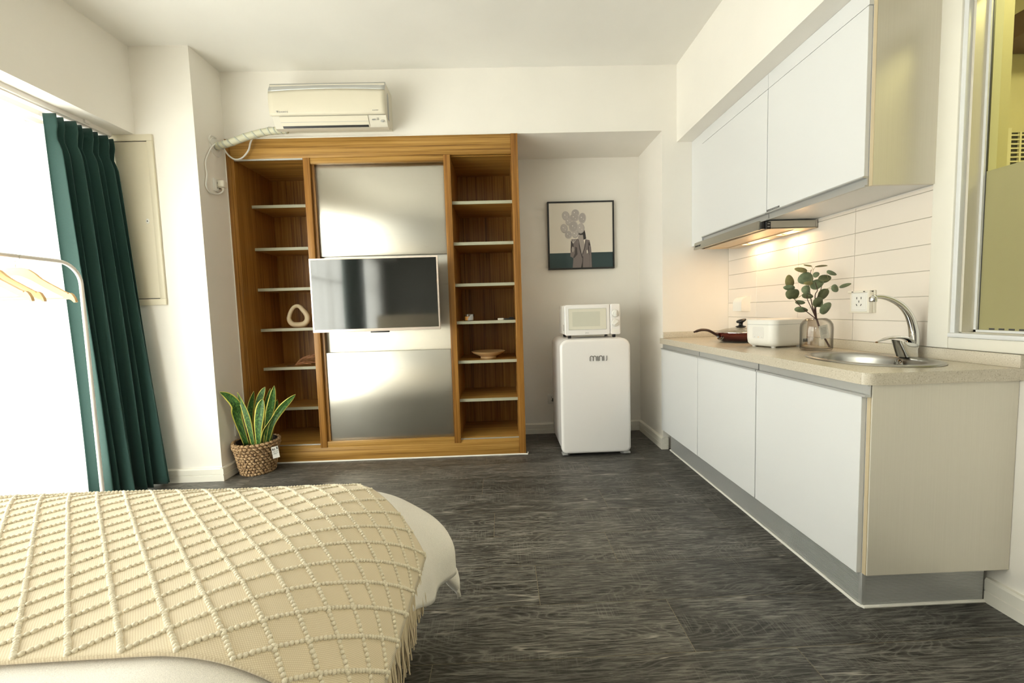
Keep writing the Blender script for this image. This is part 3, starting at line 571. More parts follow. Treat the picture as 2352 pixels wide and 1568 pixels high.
# ================================================================== window side
cu = MB()
cr_ = random.Random(3)
NF = 8
fold_w = [.95, .8, 1.0, .75, .95, .85, 1.05, .8]; tot = sum(fold_w); edges_ = [0]
for w_ in fold_w: edges_.append(edges_[-1]+w_/tot)
def cfold(u):
    for i in range(NF):
        if u <= edges_[i+1]+1e-9:
            return i, (u-edges_[i])/(edges_[i+1]-edges_[i])
    return NF-1, 1.0
amps = [.85, .72, 1.05, .75, 1.0, .85, 1.1, .8]
def cfun(u, v):
    """u along the curtain (away from the camera), v from the hem (0) to the header (1)"""
    z = .022+v*2.205
    i, t = cfold(u); w = (.5-.5*math.cos(2*PI*t))**.8
    low = 1-v
    A = (.058+.070*low**.7)*amps[i]
    ph = .05*math.sin(3.1*u+2.0*v+.7)
    yA, yB = lerp(2.425, 2.505, low), lerp(2.818, 2.812, low)
    y = lerp(yA, yB, u)+.010*math.sin(2*PI*t*1)*(.4+low)
    base = lerp(-2.445, lerp(-2.490, -2.345, u), low)
    x = base+A*w+.012*math.sin(9*u+4*v)*low+ph*.10
    if v > .955: x += .004*math.sin(u*60); z += .010*math.sin(PI*t)*1.0
    # pleat pinch under the heading
    pin = math.exp(-((v-.945)/.018)**2); x -= pin*.018*w
    z -= (.004*math.sin(u*21+.4) if v < .02 else 0)
    return (x, y, z)
cu.grid(cfun, 224, 70)
put(cu.build('green_curtain', 'green_fabric', solid=.003, ang=80), 'dark green pleated curtain gathered beside the pillar', 'curtain')
sh = MB()
def sfun(u, v):
    y = lerp(2.58, -3.1, u); z = .03+v*2.17; low = 1-v
    x = -2.535+.016*math.sin(y*38+1.2*math.sin(y*5))+.010*math.sin(y*17+2*v)*(.5+low)+.012*math.sin(y*11+3*low)*low
    return (x, y, z+.006*math.sin(y*38)*(v > .98))
sh.grid(sfun, 580, 26); put(sh.build('sheer_curtain', 'sheer_fabric', ang=80), 'white sheer curtain glowing in the daylight', 'curtain')
cu2 = MB()
def c2(u, v):
    y = lerp(-1.60, -.75, u); return (-2.44+.035*math.sin(u*70)+.01*math.sin(u*23+2*v), y, .03+v*2.19)
cu2.grid(c2, 150, 10); put(cu2.build('green_curtain', 'green_fabric', solid=.003, ang=80), 'dark green curtain at the far window end, mirrored in the television', 'curtain')
ra = thing('curtain_rail', 'white double curtain rail under the window beam', 'curtain rail', (-2.45, .5, 2.24))
r1 = MB(); r1.prism([(-2.470, 2.279), (-2.470, 2.250), (-2.462, 2.250), (-2.462, 2.244), (-2.420, 2.244), (-2.420, 2.250), (-2.410, 2.254), (-2.410, 2.279)], 'y', -3.2, 2.80); r1.build('front_rail', 'white_metal', ra)
r2 = MB(); r2.prism([(-2.560, 2.279), (-2.560, 2.240), (-2.516, 2.240), (-2.516, 2.279)], 'y', -3.2, 2.80); r2.build('rear_rail', 'white_metal', ra)
for y in (1.6, 2.1, 2.62): box('clip', 'white_metal', ra, -2.412, -2.398, y, y+.03, 2.262, 2.279)

cr1 = thing('clothes_rack', 'white tubular clothes rack with rounded corner before the window', 'clothes rack', (-2.2, 1.75, 0))
RX = -2.20
arc = [(RX, 2.18+.11*math.sin(a), 1.295+.108*math.cos(a)) for a in [PI/2*k/8 for k in range(9)]]
arc2 = [(RX, 1.16-.11*math.sin(a), 1.295+.108*math.cos(a)) for a in [PI/2*k/8 for k in range(9)]][::-1]
MB().tube([(RX, 1.05, .03)]+arc2+[(RX, 1.5, 1.405), (RX, 1.9, 1.404)]+arc+[(RX, 2.29, .9), (RX, 2.29, .03)], .0095, 12).build('frame_tube', 'white_metal', cr1)
for y in (1.05, 2.29): MB().tube([(RX-.2, y, .022), (RX+.2, y, .022)], .011, 10).build('foot_bar', 'white_metal', cr1)
MB().tube([(RX, 1.05, .16), (RX, 2.29, .16)], .008, 10).build('lower_bar', 'white_metal', cr1)
def hanger(y, dx, label):
    t = thing('clothes_hanger', label, 'hanger', (RX, y, 1.18), 'wooden hangers on the white rack'); cx = RX
    up = [(0, 1.352), (.03, 1.350), (.06, 1.340), (.085, 1.322), (.11, 1.298), (.14, 1.278), (.21, 1.236), (.222, 1.231), (.226, 1.224), (.232, 1.230), (.242, 1.223), (.252, 1.205), (.256, 1.188)]
    lo2 = [(.248, 1.186), (.236, 1.198), (.20, 1.212), (.12, 1.258), (.07, 1.290), (.03, 1.309), (0, 1.316)]
    half = up+lo2; poly = [(cx+dx+a, z) for a, z in up]+[(cx+dx+a, z) for a, z in lo2]+[(cx+dx-a, z) for a, z in reversed(lo2[:-1])]+[(cx+dx-a, z) for a, z in reversed(up[1:])]
    MB().prism(poly, 'y', y-.006, y+.006).build('shoulder', 'hanger_wood', t)
    MB().tube([(cx+dx-.22, y, 1.206), (cx+dx+.22, y, 1.206)], .0045, 8).build('trouser_bar', 'hanger_wood', t)
    hk = [(cx+dx, y, 1.350), (cx+dx, y, 1.372)]+[(cx+dx+.006+.018*math.sin(a)*.95, y, 1.402-.020*math.cos(a)) for a in [-.3+k*.42 for k in range(9)]]
    MB().tube(hk, .0016, 6).build('hook', 'chrome', t)
hanger(1.995, 0.0, 'pale wooden clothes hanger nearest the rounded end of the white rack')
hanger(1.862, 0.0, 'pale wooden clothes hanger in the middle of three on the rack')
hanger(1.815, 0.0, 'pale wooden clothes hanger cut by the picture edge, first of three')

# ================================================================== plant in basket
bk = thing('woven_basket', 'brown woven seagrass basket with a white paper tag by the cabinet', 'basket', (-1.772, 2.995, 0))
bx_, by_ = -1.772, 2.995
def brad(z): return .100+.036*min(1, z/.19)
rings = MB(); NR = 11
for k in range(NR):
    z = .0115+k*.0208; r = brad(z)+(.006 if k >= 9 else 0); pts = []; rr = []
    for i in range(180):
        a = 2*PI*i/180; tw = math.sin(a*30+(k % 2)*PI+.5*math.sin(a*5+k)); pts.append((bx_+(r+.0018*tw)*math.cos(a), by_+(r+.0018*tw)*math.sin(a), z+.0028*math.cos(a*30+(k % 2)*PI))); rr.append(.0108+.0026*tw)
    rings.tube(pts, rr, 6, closed=True)
rings.build('woven_coil', 'seagrass', bk, ang=70)
lin = MB(); lin.lathe([(0, .004), (.096, .004), (.094, .01), (.128, .19), (.130, .228), (.124, .226), (.120, .19), (0, .186)], bx_, by_, 0, 48); lin.build('liner', 'soil', bk)
for i in range(14):
    a = 2*PI*i/14+.15; MB().tube([(bx_+(brad(z)+.0085)*math.cos(a), by_+(brad(z)+.0085)*math.sin(a), z) for z in (.008, .06, .12, .17)], .0022, 5).build('stitch', 'stem_brown', bk)
tgm = MB(); tgm.M = Matrix.Translation((-1.607, 2.925, .165)) @ Matrix.Rotation(math.radians(28), 4, 'Z') @ Matrix.Rotation(math.radians(-6), 4, 'Y')
tgm.box(-.021, .021, -.0006, .0006, -.052, .030); tg_o = tgm.build('paper_tag', 'paper', bk)
for (a0, a1, b0, b1) in ((-.016, -.008, .004, .018), (-.004, .000, .002, .018), (.010, .017, .008, .026), (-.015, .0, -.008, -.005), (.004, .016, -.006, -.003), (-.015, .015, -.018, -.016), (-.014, .006, -.024, -.022)):
    q = MB(); q.M = tgm.M; q.box(a0, a1, -.0010, -.0006, b0, b1); q.build('tag_print', 'dark_mark', tg_o)

spn = thing('snake_plant', 'snake plant with yellow-edged banded leaves in the woven basket', 'plant', (-1.772, 2.995, .18))
def sn_leaf(pts, wmax, yaw=0.0, twist=0.0, peak=.5):
    P = cr(pts, 5); n = len(P)-1; L = MB()
    side0 = Vector((math.cos(yaw), math.sin(yaw), 0)); nu = 8
    def fn(u, v):
        t = v*n; k = min(int(t), n-1); p = P[k].lerp(P[k+1], t-k); tg = (P[min(k+1, n)]-P[k]).normalized()
        s_ = (side0-tg*side0.dot(tg)).normalized(); nn = tg.cross(s_)
        ang = twist*v; s2 = s_*math.cos(ang)+nn*math.sin(ang); n2 = tg.cross(s2)
        if v < peak: w = lerp(.55, 1, sst(v/peak))
        else: w = max(.0, 1-((v-peak)/(1-peak))**2.2)
        a = (u*2-1)*w*wmax; return p+s2*a+n2*(-abs(a)*.35+.25*abs(a)**2/wmax)
    L.grid(fn, nu, 26, uvs=True); return L.build('leaf', 'snake_leaf', spn, ang=80, solid=.003)
def pt3(l, y, dy=0): return [(x*(y+dy*i)/3.0, y+dy*i, 1.088+(z-1.088)*(y+dy*i)/3.0) for i, (x, z) in enumerate(l)]
sn_leaf(pt3([(-1.845, .19), (-1.896, .402), (-1.896, .481), (-1.955, .552), (-2.005, .578)], 2.98, -.034), .034, .35, .5, .38)
sn_leaf(pt3([(-1.797, .18), (-1.818, .337), (-1.841, .448), (-1.883, .574)], 2.94, -.008), .024, .1, -.3, .45)
sn_leaf(pt3([(-1.760, .18), (-1.752, .319), (-1.730, .443), (-1.708, .520)], 2.93, -.012), .034, -.1, .15, .55)
sn_leaf(pt3([(-1.710, .19), (-1.678, .379), (-1.649, .488), (-1.622, .612)], 3.02, .004), .028, .2, .3, .55)
sn_leaf(pt3([(-1.745, .19), (-1.752, .413), (-1.726, .522), (-1.686, .605)], 3.05, .004), .028, -.3, .4, .6)
sn_leaf(pt3([(-1.701, .19), (-1.650, .346), (-1.575, .454), (-1.477, .544)], 2.98, -.006), .026, -.2, .8, .62)
sn_leaf(pt3([(-1.812, .19), (-1.809, .384), (-1.792, .493), (-1.767, .576)], 3.03, .006), .022, .5, .5, .5)
sn_leaf(pt3([(-1.746, .20), (-1.718, .286), (-1.690, .332), (-1.633, .412)], 2.92, -.006), .012, 1.0, .5, .45)
sn_leaf(pt3([(-1.684, .19), (-1.644, .378), (-1.623, .455), (-1.607, .511)], 3.06, .002), .018, .4, .3, .5)
sn_leaf(pt3([(-1.720, .19), (-1.697, .411), (-1.678, .504), (-1.650, .594)], 3.08, .002), .018, .3, .3, .5)

# ================================================================== ornaments on the shelves
orn = MB()
ring = [(-1.700, 1.085), (-1.694, 1.060), (-1.672, 1.036), (-1.625, 1.029), (-1.582, 1.036), (-1.556, 1.062), (-1.553, 1.095), (-1.567, 1.125), (-1.588, 1.150), (-1.606, 1.172), (-1.628, 1.181), (-1.652, 1.174), (-1.672, 1.153), (-1.689, 1.122)]
rp = cr([(x, 3.43, z+.0015) for x, z in ring+ring[:1]], 5)[:-1]
rr = [.0185+.004*math.cos(2*PI*i/len(rp)-2.0) for i in range(len(rp))]; zmin = min(p.z-r for p, r in zip(rp, rr)); rp = [p+Vector((0, 0, 1.0045-zmin)) for p in rp]
orn.tube(rp, rr, 16, closed=True); put(orn.build('ring_vase', 'ceramic', ang=80), 'beige ceramic ring-shaped vase on the shelf beside the television', 'vase')
tw = thing('dried_twigs', 'bundle of dried reddish twigs lying on the shelf below the ring vase', 'twigs', (-1.56, 3.40, .701))
tr_ = random.Random(11)
for i in range(15):
    a = tr_.uniform(-.10, .55); h = tr_.uniform(.004, .10)*(1 if i % 3 else .3); L = tr_.uniform(.16, .24); yb = 3.40+tr_.uniform(-.03, .03)
    p0 = Vector((-1.655+tr_.uniform(-.01, .02), 3.40, .708)); p2 = p0+Vector((L*.75, (yb-3.40)*2+tr_.uniform(-.02, .05), h)); p1 = p0.lerp(p2, .45)+Vector((0, 0, tr_.uniform(.0, .03)))
    MB().tube(cr([p0, p1, p2], 5), .0021, 5).build('twig', 'twig', tw)
MB().tube([(-1.72, 3.39, .7035), (-1.69, 3.395, .7045), (-1.655, 3.40, .708)], .0022, 6).build('bound_stem', 'stem_brown', tw)
bw = MB(); bw.lathe([(0, .006), (.048, .006), (.055, .0), (.062, .001), (.063, .006), (.062, .016), (.085, .026), (.118, .042), (.131, .053), (.133, .056), (.129, .056), (.100, .043), (.060, .030), (0, .026)], -.112, 3.315, .7232, 48)
put(bw.build('footed_bowl', 'bowl_wood', ang=50), 'shallow golden brown footed bowl on the shelf', 'bowl')
cn = thing('candle_jar', 'small glass jar with an orange candle and grey label on the shelf', 'candle', (-.246, 3.235, 1.0205))
MB().lathe([(0, 0), (.037, 0), (.039, .003), (.039, .052), (.036, .052), (.036, .005), (0, .005)], -.246, 3.235, 1.0205, 32).build('glass', 'cup_glass', cn)
MB().lathe([(0, .0055), (.0352, .0055), (.0352, .033), (0, .034)], -.246, 3.235, 1.0205, 32).build('wax', 'candle_wax', cn)
lb = MB()
def lbf(u, v):
    a = math.radians(lerp(-100, -35, u)); return (-.246+.0395*math.cos(a), 3.235+.0395*math.sin(a), 1.0205+.004+v*.046*min(1, .35+u*1.2))
lb.grid(lbf, 12, 4); lb.build('label', 'gray_mark', cn, solid=.0006)
rc = thing('remote_control', 'black and white remote control lying on the shelf edge', 'remote', (.035, 3.23, 1.0205))
RMX = Matrix.Translation((.037, 3.235, 1.0205)) @ Matrix.Rotation(math.radians(-5), 4, 'Z')
q = MB(); q.M = RMX; q.box(-.066, -.020, -.016, .016, 0, .015, bev=.004); q.build('pale_end', 'remote_light', rc)
q = MB(); q.M = RMX; q.box(-.020, .062, -.016, .016, 0, .013, bev=.004); q.build('body', 'black_plastic', rc)
q = MB(); q.M = RMX; q.box(.022, .058, -.014, .014, .0135, .020, bev=.003); q.build('button_pad', 'black_plastic', rc)

# ================================================================== fridge, microwave, picture
fg = thing('refrigerator', 'small white retro refrigerator with rounded corners and chrome lettering', 'refrigerator', (.67, 3.30, 0))
FX0, FX1, FY0, FZ0, FZ1 = .414, .930, 3.030, .022, .868
def rounded_slab(x0, x1, z0, z1, ya, yb, rt, rb, edge):
    """slab in XZ with rounded top and bottom corners, softened front edge"""
    def outline(ins):
        out = []
        for cx, cz, a0, r in ((x1-rt, z1-rt, 0, rt), (x0+rt, z1-rt, 90, rt), (x0+rb, z0+rb, 180, rb), (x1-rb, z0+rb, 270, rb)):
            for k in range(9):
                a = math.radians(a0+90*k/8); rr_ = max(r-ins, .001); out.append((cx+rr_*math.cos(a), cz+rr_*math.sin(a)))
        return out
    lay = [(ya+edge*(1-math.sin(PI/2*k/5)), edge*(1-math.cos(PI/2*k/5))) for k in range(5, -1, -1)]; lay.append((yb, 0))
    vs = []; fs = []; n = 36
    for y, ins in lay: vs += [(x, y, z) for x, z in outline(ins)]
    for i in range(len(lay)-1):
        for k in range(n): fs.append((i*n+k, i*n+(k+1) % n, (i+1)*n+(k+1) % n, (i+1)*n+k))
    fs.append(tuple(range(n-1, -1, -1))); fs.append(tuple((len(lay)-1)*n+k for k in range(n)))
    return MB().add(vs, fs)
rounded_slab(FX0, FX1, FZ0, FZ1, FY0, FY0+.055, .062, .040, .022).build('door', 'white_enamel', fg, ang=40)
rounded_slab(FX0+.010, FX1-.010, FZ0+.012, FZ1-.006, FY0+.055, FY0+.062, .058, .04, .001).build('door_seal', 'gray_mark', fg)
rounded_slab(FX0+.004, FX1-.004, FZ0+.008, FZ1+.002, FY0+.062, 3.545, .060, .03, .006).build('body', 'white_enamel', fg, ang=40)
for x in (FX0+.05, FX1-.05):
    for y in (FY0+.06, 3.50): MB().lathe([(.018, 0), (.020, .003), (.020, .012), (.010, .014), (.010, .034)], x, y, 0, 16).build('foot', 'aluminium', fg)
box('hinge', 'aluminium', fg, FX1-.055, FX1-.005, FY0+.010, FY0+.07, .010, .024, bev=.003); box('hinge', 'aluminium', fg, FX0+.005, FX0+.045, FY0+.015, FY0+.07, .010, .024, bev=.003)
# lettering m i n i j from tubes
lt = thing('x', None, None, (0, 0, 0)); bpy.data.objects.remove(lt)
def stroke(pts): return MB().tube(pts, .0021, 6).build('letter_stroke', 'chrome_dark', fg)
mat('chrome_dark', (0.16, 0.155, 0.15), 0.25, 0.9)
ly = FY0-.0025; lx0, lz0, lh = .632, .708, .036
def arch(x0, x1):
    r = (x1-x0)/2; return [(x0, ly, lz0), (x0, ly, lz0+lh-r)]+[(x0+r-r*math.cos(a), ly, lz0+lh-r+r*math.sin(a)) for a in [PI*k/10 for k in range(11)]]+[(x1, ly, lz0)]
stroke(arch(lx0, lx0+.0225)); stroke(arch(lx0+.0225, lx0+.045)); stroke([(lx0+.0555, ly, lz0), (lx0+.0555, ly, lz0+lh)])
stroke(arch(lx0+.066, lx0+.090)); stroke([(lx0+.100, ly, lz0), (lx0+.100, ly, lz0+lh)])
stroke([(lx0+.122, ly, lz0+lh), (lx0+.122, ly, lz0+.010), (lx0+.1205, ly, lz0+.004), (lx0+.1155, ly, lz0)])

mw = thing('microwave', 'white microwave oven with two dials standing on the refrigerator', 'microwave', (.67, 3.25, .870))
MX0, MX1, MY, MZ0, MZ1 = .463, .876, 3.095, .893, 1.118
rounded_slab(MX0+.004, MX1-.004, MZ0+.002, MZ1-.002, MY+.028, MY+.31, .012, .012, .004).build('body', 'white_plastic', mw, ang=40)
XD = .800
dm = rounded_slab(MX0, XD-.0015, MZ0, MZ1, MY, MY+.027, .014, .014, .007).build('door', 'white_enamel', mw, ang=40)
rounded_slab(XD+.0015, MX1, MZ0, MZ1, MY, MY+.027, .012, .012, .007).build('control_panel', 'white_enamel', mw, ang=40)
rounded_slab(.490, .772, .932, 1.090, MY-.0015, MY+.004, .006, .006, .0012).build('window_rim', 'silver_plastic', dm, ang=40)
mat('mw_glass', (0.70, 0.69, 0.60), 0.08, Coat_Weight=0.5)
m = MT['mw_glass']; vo = nd(m, 'ShaderNodeTexVoronoi', Scale=330.0); vo.inputs['Randomness'].default_value = 0.0; ln(m, coords(m, (1, 0, 1)), vo.inputs['Vector'])
ln(m, ramp(m, vo.outputs['Distance'], [(0.25, (0.46, 0.47, 0.40)), (0.4, (0.66, 0.65, 0.55))]), bsdf(m).inputs['Base Color'])
mat('mw_pane', (0.70, 0.68, 0.58), 0.06, Coat_Weight=0.5)
box('window_pane', 'mw_pane', dm, .493, .769, MY-.002, MY+.002, .935, 1.087); box('window_mesh', 'mw_glass', dm, .520, .724, MY-.0024, MY-.002, .958, 1.066)
for (z, ang_) in ((1.047, 0), (.978, -50)):
    k = MB(); k.M = Matrix.Translation((.838, MY, z)) @ Matrix.Rotation(PI/2, 4, 'X'); k.lathe([(.027, 0), (.027, .002), (.0255, .003), (.0245, .010), (.022, .012), (0, .012)], 0, 0, 0, 32); ko = k.build('dial', 'white_plastic', mw)
    k = MB(); k.M = Matrix.Translation((.838, MY, z)) @ Matrix.Rotation(PI/2, 4, 'X'); k.lathe([(.0285, 0), (.0285, .0012), (.0265, .0014)], 0, 0, 0, 32); k.build('dial_ring', 'silver_plastic', ko)
    k = MB(); k.M = Matrix.Translation((.838, MY-.012, z)) @ Matrix.Rotation(math.radians(-ang_), 4, 'Y'); k.box(-.0065, .0065, -.012, .0, -.022, .022, bev=.003); k.build('grip', 'white_plastic', ko)
for a in range(-120, 121, 40): MB().box(.838+.033*math.sin(math.radians(a))-.001, .838+.033*math.sin(math.radians(a))+.001, MY-.0006, MY+.001, .978+.033*math.cos(math.radians(a))-.001, .978+.033*math.cos(math.radians(a))+.001).build('dial_tick', 'gray_mark', mw)
bt = rounded_slab(.812, .864, .906, .931, MY-.002, MY+.004, .004, .004, .001).build('release_button', 'white_plastic', mw)
for x in (MX0+.04, MX1-.04):
    for y in (MY+.04, MY+.28): MB().lathe([(.011, 0), (.013, .003), (.013, .024)], x, y, .870, 12).build('foot', 'black_plastic', mw)
for i in range(4):
    for j in range(5): box('vent_hole', 'dark_mark', mw, MX0+.0034, MX0+.0044, MY+.05+.018*i, MY+.056+.018*i, .925+.010*j, .930+.010*j)
text_mesh('jiwu', .017, Matrix.Translation((.612, MY-.0006, .905)) @ FACE_Y, 'brand_lettering', 'gray_mark', mw, shear=.25)

pc = thing('framed_picture', 'square framed print of a suited figure holding grey balloons', 'picture', (.70, 3.65, 1.427))
PX0, PX1, PZ0, PZ1, PY = .416, .984, 1.427, 1.998, 3.636
f_ = MB(); t_ = .013
f_.box(PX0, PX1, PY, YA-.001, PZ0, PZ0+t_, bev=.0015); f_.box(PX0, PX1, PY, YA-.001, PZ1-t_, PZ1, bev=.0015); f_.box(PX0, PX0+t_, PY, YA-.001, PZ0+t_, PZ1-t_, bev=.0015); f_.box(PX1-t_, PX1, PY, YA-.001, PZ0+t_, PZ1-t_, bev=.0015); f_.build('frame', 'black_frame', pc)
pr = MB(); py_ = PY+.006; LV = [0]
inks = ['ink_cream', 'ink_teal', 'ink_suit', 'ink_suit_dark', 'ink_hair', 'ink_skin', 'ink_balloon', 'ink_balloon_light', 'ink_spot']
ax0, ax1, az0, az1 = PX0+t_, PX1-t_, PZ0+t_, PZ1-t_
def P_(u, v): return (lerp(ax0, ax1, u), lerp(az0, az1, v))
def poly(pts, ink):
    LV[0] += 1; y = py_-LV[0]*.00006; pr.add([(P_(u, v)[0], y, P_(u, v)[1]) for u, v in pts], [tuple(range(len(pts)))], inks.index(ink))
def ell(u, v, a, b, ink, n=28, rot=0):
    poly([(u+a*math.cos(t)*math.cos(rot)-b*math.sin(t)*math.sin(rot), v+a*math.cos(t)*math.sin(rot)+b*math.sin(t)*math.cos(rot)) for t in [2*PI*k/n for k in range(n)]], ink)
pr.box(ax0, ax1, py_, py_+.004, az0, az1)
poly([(0, 0), (1, 0), (1, .232), (0, .232)], 'ink_teal')
def q_(x, y):   # print coordinates measured on the sheet: 1490 x 1568 study, art area x 165..1312, y 200..1380 (slightly tilted)
    u = (x-165-(y-200)*.012)/1147; v = 1-(y-205+(x-165)*.024)/1172; return (u, v)
def pol(pts, ink): poly([q_(*p) for p in pts], ink)
pol([(690,745),(800,650),(825,740),(838,840),(760,870),(700,860)], 'ink_hair')
pol([(690,770),(780,770),(790,860),(830,1000),(760,1130),(690,960)], 'ink_skin')
pol([(710,765),(772,765),(768,800),(740,835),(700,815)], 'ink_skin'); pol([(722,765),(765,765),(762,772),(724,772)], 'ink_hair')
pol([(565,850),(690,840),(690,900),(720,1010),(765,1130),(800,1000),(830,850),(900,865),(925,1000),(935,1130),(945,1375),(590,1375),(605,1190),(548,1160),(560,900)], 'ink_suit')
pol([(845,1050),(862,1040),(872,1090),(850,1110)], 'ink_cream')
pol([(690,850),(700,850),(750,1090),(775,1170),(760,1190),(715,1030)], 'ink_suit_dark'); pol([(825,850),(835,850),(822,990),(775,1130),(765,1110),(805,1000)], 'ink_suit_dark')
pol([(770,1160),(782,1160),(778,1260),(775,1375),(740,1375),(765,1260)], 'ink_hair')
pol([(878,910),(900,900),(925,1000),(935,1130),(945,1375),(905,1375),(895,1150),(870,1010)], 'ink_suit_dark')
pol([(885,960),(915,960),(930,1130),(938,1365),(908,1365),(898,1150)], 'ink_suit')
pol([(640,980),(670,1000),(680,1120),(620,1190),(600,1180),(630,1110)], 'ink_suit_dark')
pol([(560,880),(600,905),(620,1030),(590,1090),(556,1060)], 'ink_suit_dark')
pol([(578,1000),(590,980),(610,990),(622,1040),(600,1090),(580,1075),(572,1040)], 'ink_skin')
for (x0_, z0_, x1_, z1_) in ((605,920,710,770),(600,920,640,800),(597,920,565,850),(600,925,600,850)):
    dx, dz = x1_-x0_, z1_-z0_; L = math.hypot(dx, dz); nx, nz = -dz/L*2.2, dx/L*2.2; pol([(x0_+nx, z0_+nz), (x1_+nx, z1_+nz), (x1_-nx, z1_-nz), (x0_-nx, z0_-nz)], 'ink_spot')
for i, (x, y, a, b) in enumerate([(645,385,72,75),(472,430,68,85),(770,470,68,98),(520,530,55,70),(625,460,85,70),(440,655,64,82),(520,770,64,72),(640,760,60,70),(610,625,80,105),(738,655,70,92)]):
    u, v = q_(x, y); ell(u, v, a/1147, b/1172, 'ink_balloon' if i % 2 else 'ink_balloon_light', rot=.25 if i in (1, 5) else -.1); ell(u-.004, v+.006, a*.86/1147, b*.86/1172, 'ink_balloon_light' if i % 2 else 'ink_balloon')
    ell(u-.016, v+.014, .0075, .0095, 'ink_spot', 10, .5); ell(u+.018, v-.016, .0042, .0062, 'ink_spot', 8, -.4)
pr.build('print', inks, pc, fix=False)

# ================================================================== kitchen
XD0 = 1.195
def base_unit(ya, yb, label, end=False):
    t = thing('base_cabinet', label, 'cabinet', (1.45, (ya+yb)/2, .15), 'white base cabinets under the worktop')
    bd = MB(); bd.box(XD0+.019, XD0+.035, ya, yb, .152, .770); bd.box(XD0+.035, XR-.004, ya, ya+.016, .152, .808); bd.box(XD0+.035, XR-.004, yb-.016, yb, .152, .808); bd.box(XD0+.035, XR-.004, ya+.016, yb-.016, .152, .168)
    bd.build('carcass', 'white_lacquer', t)
    a, b = ya+.002+(.002 if end else 0), yb-.002
    d = box('door', 'white_lacquer', t, XD0, XD0+.018, a, b, .152, .770, bev=.0012, seg=1)
    pf_ = [(XD0-.004, .768), (XD0+.016, .768), (XD0+.016, .809), (XD0+.004, .809), (XD0+.004, .806), (XD0+.012, .804), (XD0+.012, .776), (XD0-.004, .776)]
    MB().prism(pf_, 'y', a-(.018 if end else 0), b).build('handle', 'aluminium', d)
    if end:
        box('end_panel', 'end_panel', t, XD0+.020, XR-.001, ya-.016, ya, .152, .809, bev=.001, seg=1)
        box('edge_band', 'particle_board', t, XD0+.018, XD0+.020, ya-.012, ya+.002, .152, .768)
    return t
base_unit(2.552, YB-.003, 'white base cabinet next to the alcove, farthest under the worktop')
base_unit(1.953, 2.549, 'white base cabinet in the middle under the rice cooker')
base_unit(1.362, 1.950, 'white base cabinet under the sink with beige brushed end panel', True)
# plinth with fine horizontal ribs
pl_ = thing('cabinet_plinth', 'ribbed aluminium plinth under the base cabinets', 'plinth', (1.3, 2.2, 0))
XPf, YPe = 1.247, 1.400
def ribs(p0, sg):
    out = [(p0-sg*.012, .004)]; n = 26
    for i in range(n): z0 = .006+i*.144/n; h = .144/n; out += [(p0, z0), (p0, z0+h*.6), (p0-sg*.0014, z0+h*.65), (p0-sg*.0014, z0+h*.98)]
    out.append((p0-sg*.012, .1505)); return out
MB().prism(ribs(XPf, -1), 'y', YPe+.012, YB-.052).build('long_plinth', 'aluminium', pl_)
MB().prism(ribs(YPe, -1), 'x', XPf+.012, XR-.024).build('end_plinth', 'aluminium', pl_)
MB().box(XPf-.001, XPf+.014, YPe-.001, YPe+.014, .004, .1505, bev=.003).build('corner_piece', 'aluminium', pl_)
MB().tube([(XPf-.003, YB-.05, .004), (XPf-.003, YPe+.01, .004), (XPf+.004, YPe-.004, .004), (1.5, YPe-.003, .005), (XR-.022, YPe-.003, .005)], .006, 8).build('sealant', 'caulk', pl_)

# worktop with sink cut-out
CT = .850; CX0, CY0 = 1.186, 1.334; SCX, SCY = 1.470, 1.672
wt = thing('worktop', 'speckled beige quartz worktop with low upstand along the wall', 'worktop', (1.45, 2.24, .81))
def outline():
    r = .035; out = [(XR, CY0), (XR, YB), (CX0, YB)]
    out += [(CX0+r-r*math.cos(a), CY0+r-r*math.sin(a)) for a in [PI/2*k/8 for k in range(9)]]; return out
b = bmesh.new(); ov = [b.verts.new((x, y, CT)) for x, y in outline()]; iv = [b.verts.new((SCX+.153*math.cos(t), SCY+.213*math.sin(t), CT)) for t in [2*PI*k/48 for k in range(48)]]
es_ = [b.edges.new((l[i], l[(i+1) % len(l)])) for l in (ov, iv) for i in range(len(l))]
bmesh.ops.triangle_fill(b, use_beauty=True, use_dissolve=False, edges=es_)
rg = bmesh.ops.extrude_face_region(b, geom=b.faces[:]); bmesh.ops.translate(b, verts=[v for v in rg['geom'] if isinstance(v, bmesh.types.BMVert)], vec=(0, 0, -.040))
MB().bm(b).build('slab', 'quartz', wt)
MB().box(XR-.018, XR-.0005, CY0, YB-.018, CT, .8945, bev=.002).build('upstand', 'quartz', wt); MB().box(XA+.002, XR-.0005, YB-.018, YB, CT, .8945, bev=.002).build('upstand', 'quartz', wt)

sk = thing('kitchen_sink', 'oval stainless steel sink set in the worktop', 'sink', (SCX, SCY, .70))
prof = [(1.0, .851, 0), (.995, .8545, 0), (.97, .8565, 0), (.93, .8560, .2), (.80, .8545, 1), (.785, .851, 1), (.765, .835, 1), (.74, .78, 1), (.70, .725, 1), (.60, .708, 1), (.15, .703, 1), (0, .702, 1)]
mb = MB(); oc = (1.480, 1.662); ic = (SCX, SCY)
vs = []; fs = []; n = 64
for s_, z, k in prof:
    cx, cy = lerp(oc[0], ic[0], k), lerp(oc[1], ic[1], k); ax_, ay_ = lerp(.190, .190, k)*s_, lerp(.248, .270, k)*s_
    vs += [(cx+ax_*math.cos(2*PI*i/n), cy+ay_*math.sin(2*PI*i/n), z) for i in range(n)]
for j in range(len(prof)-1):
    for i in range(n): fs.append((j*n+i, j*n+(i+1) % n, (j+1)*n+(i+1) % n, (j+1)*n+i))
mb.add(vs, fs).build('basin', 'sink_steel', sk, ang=60)
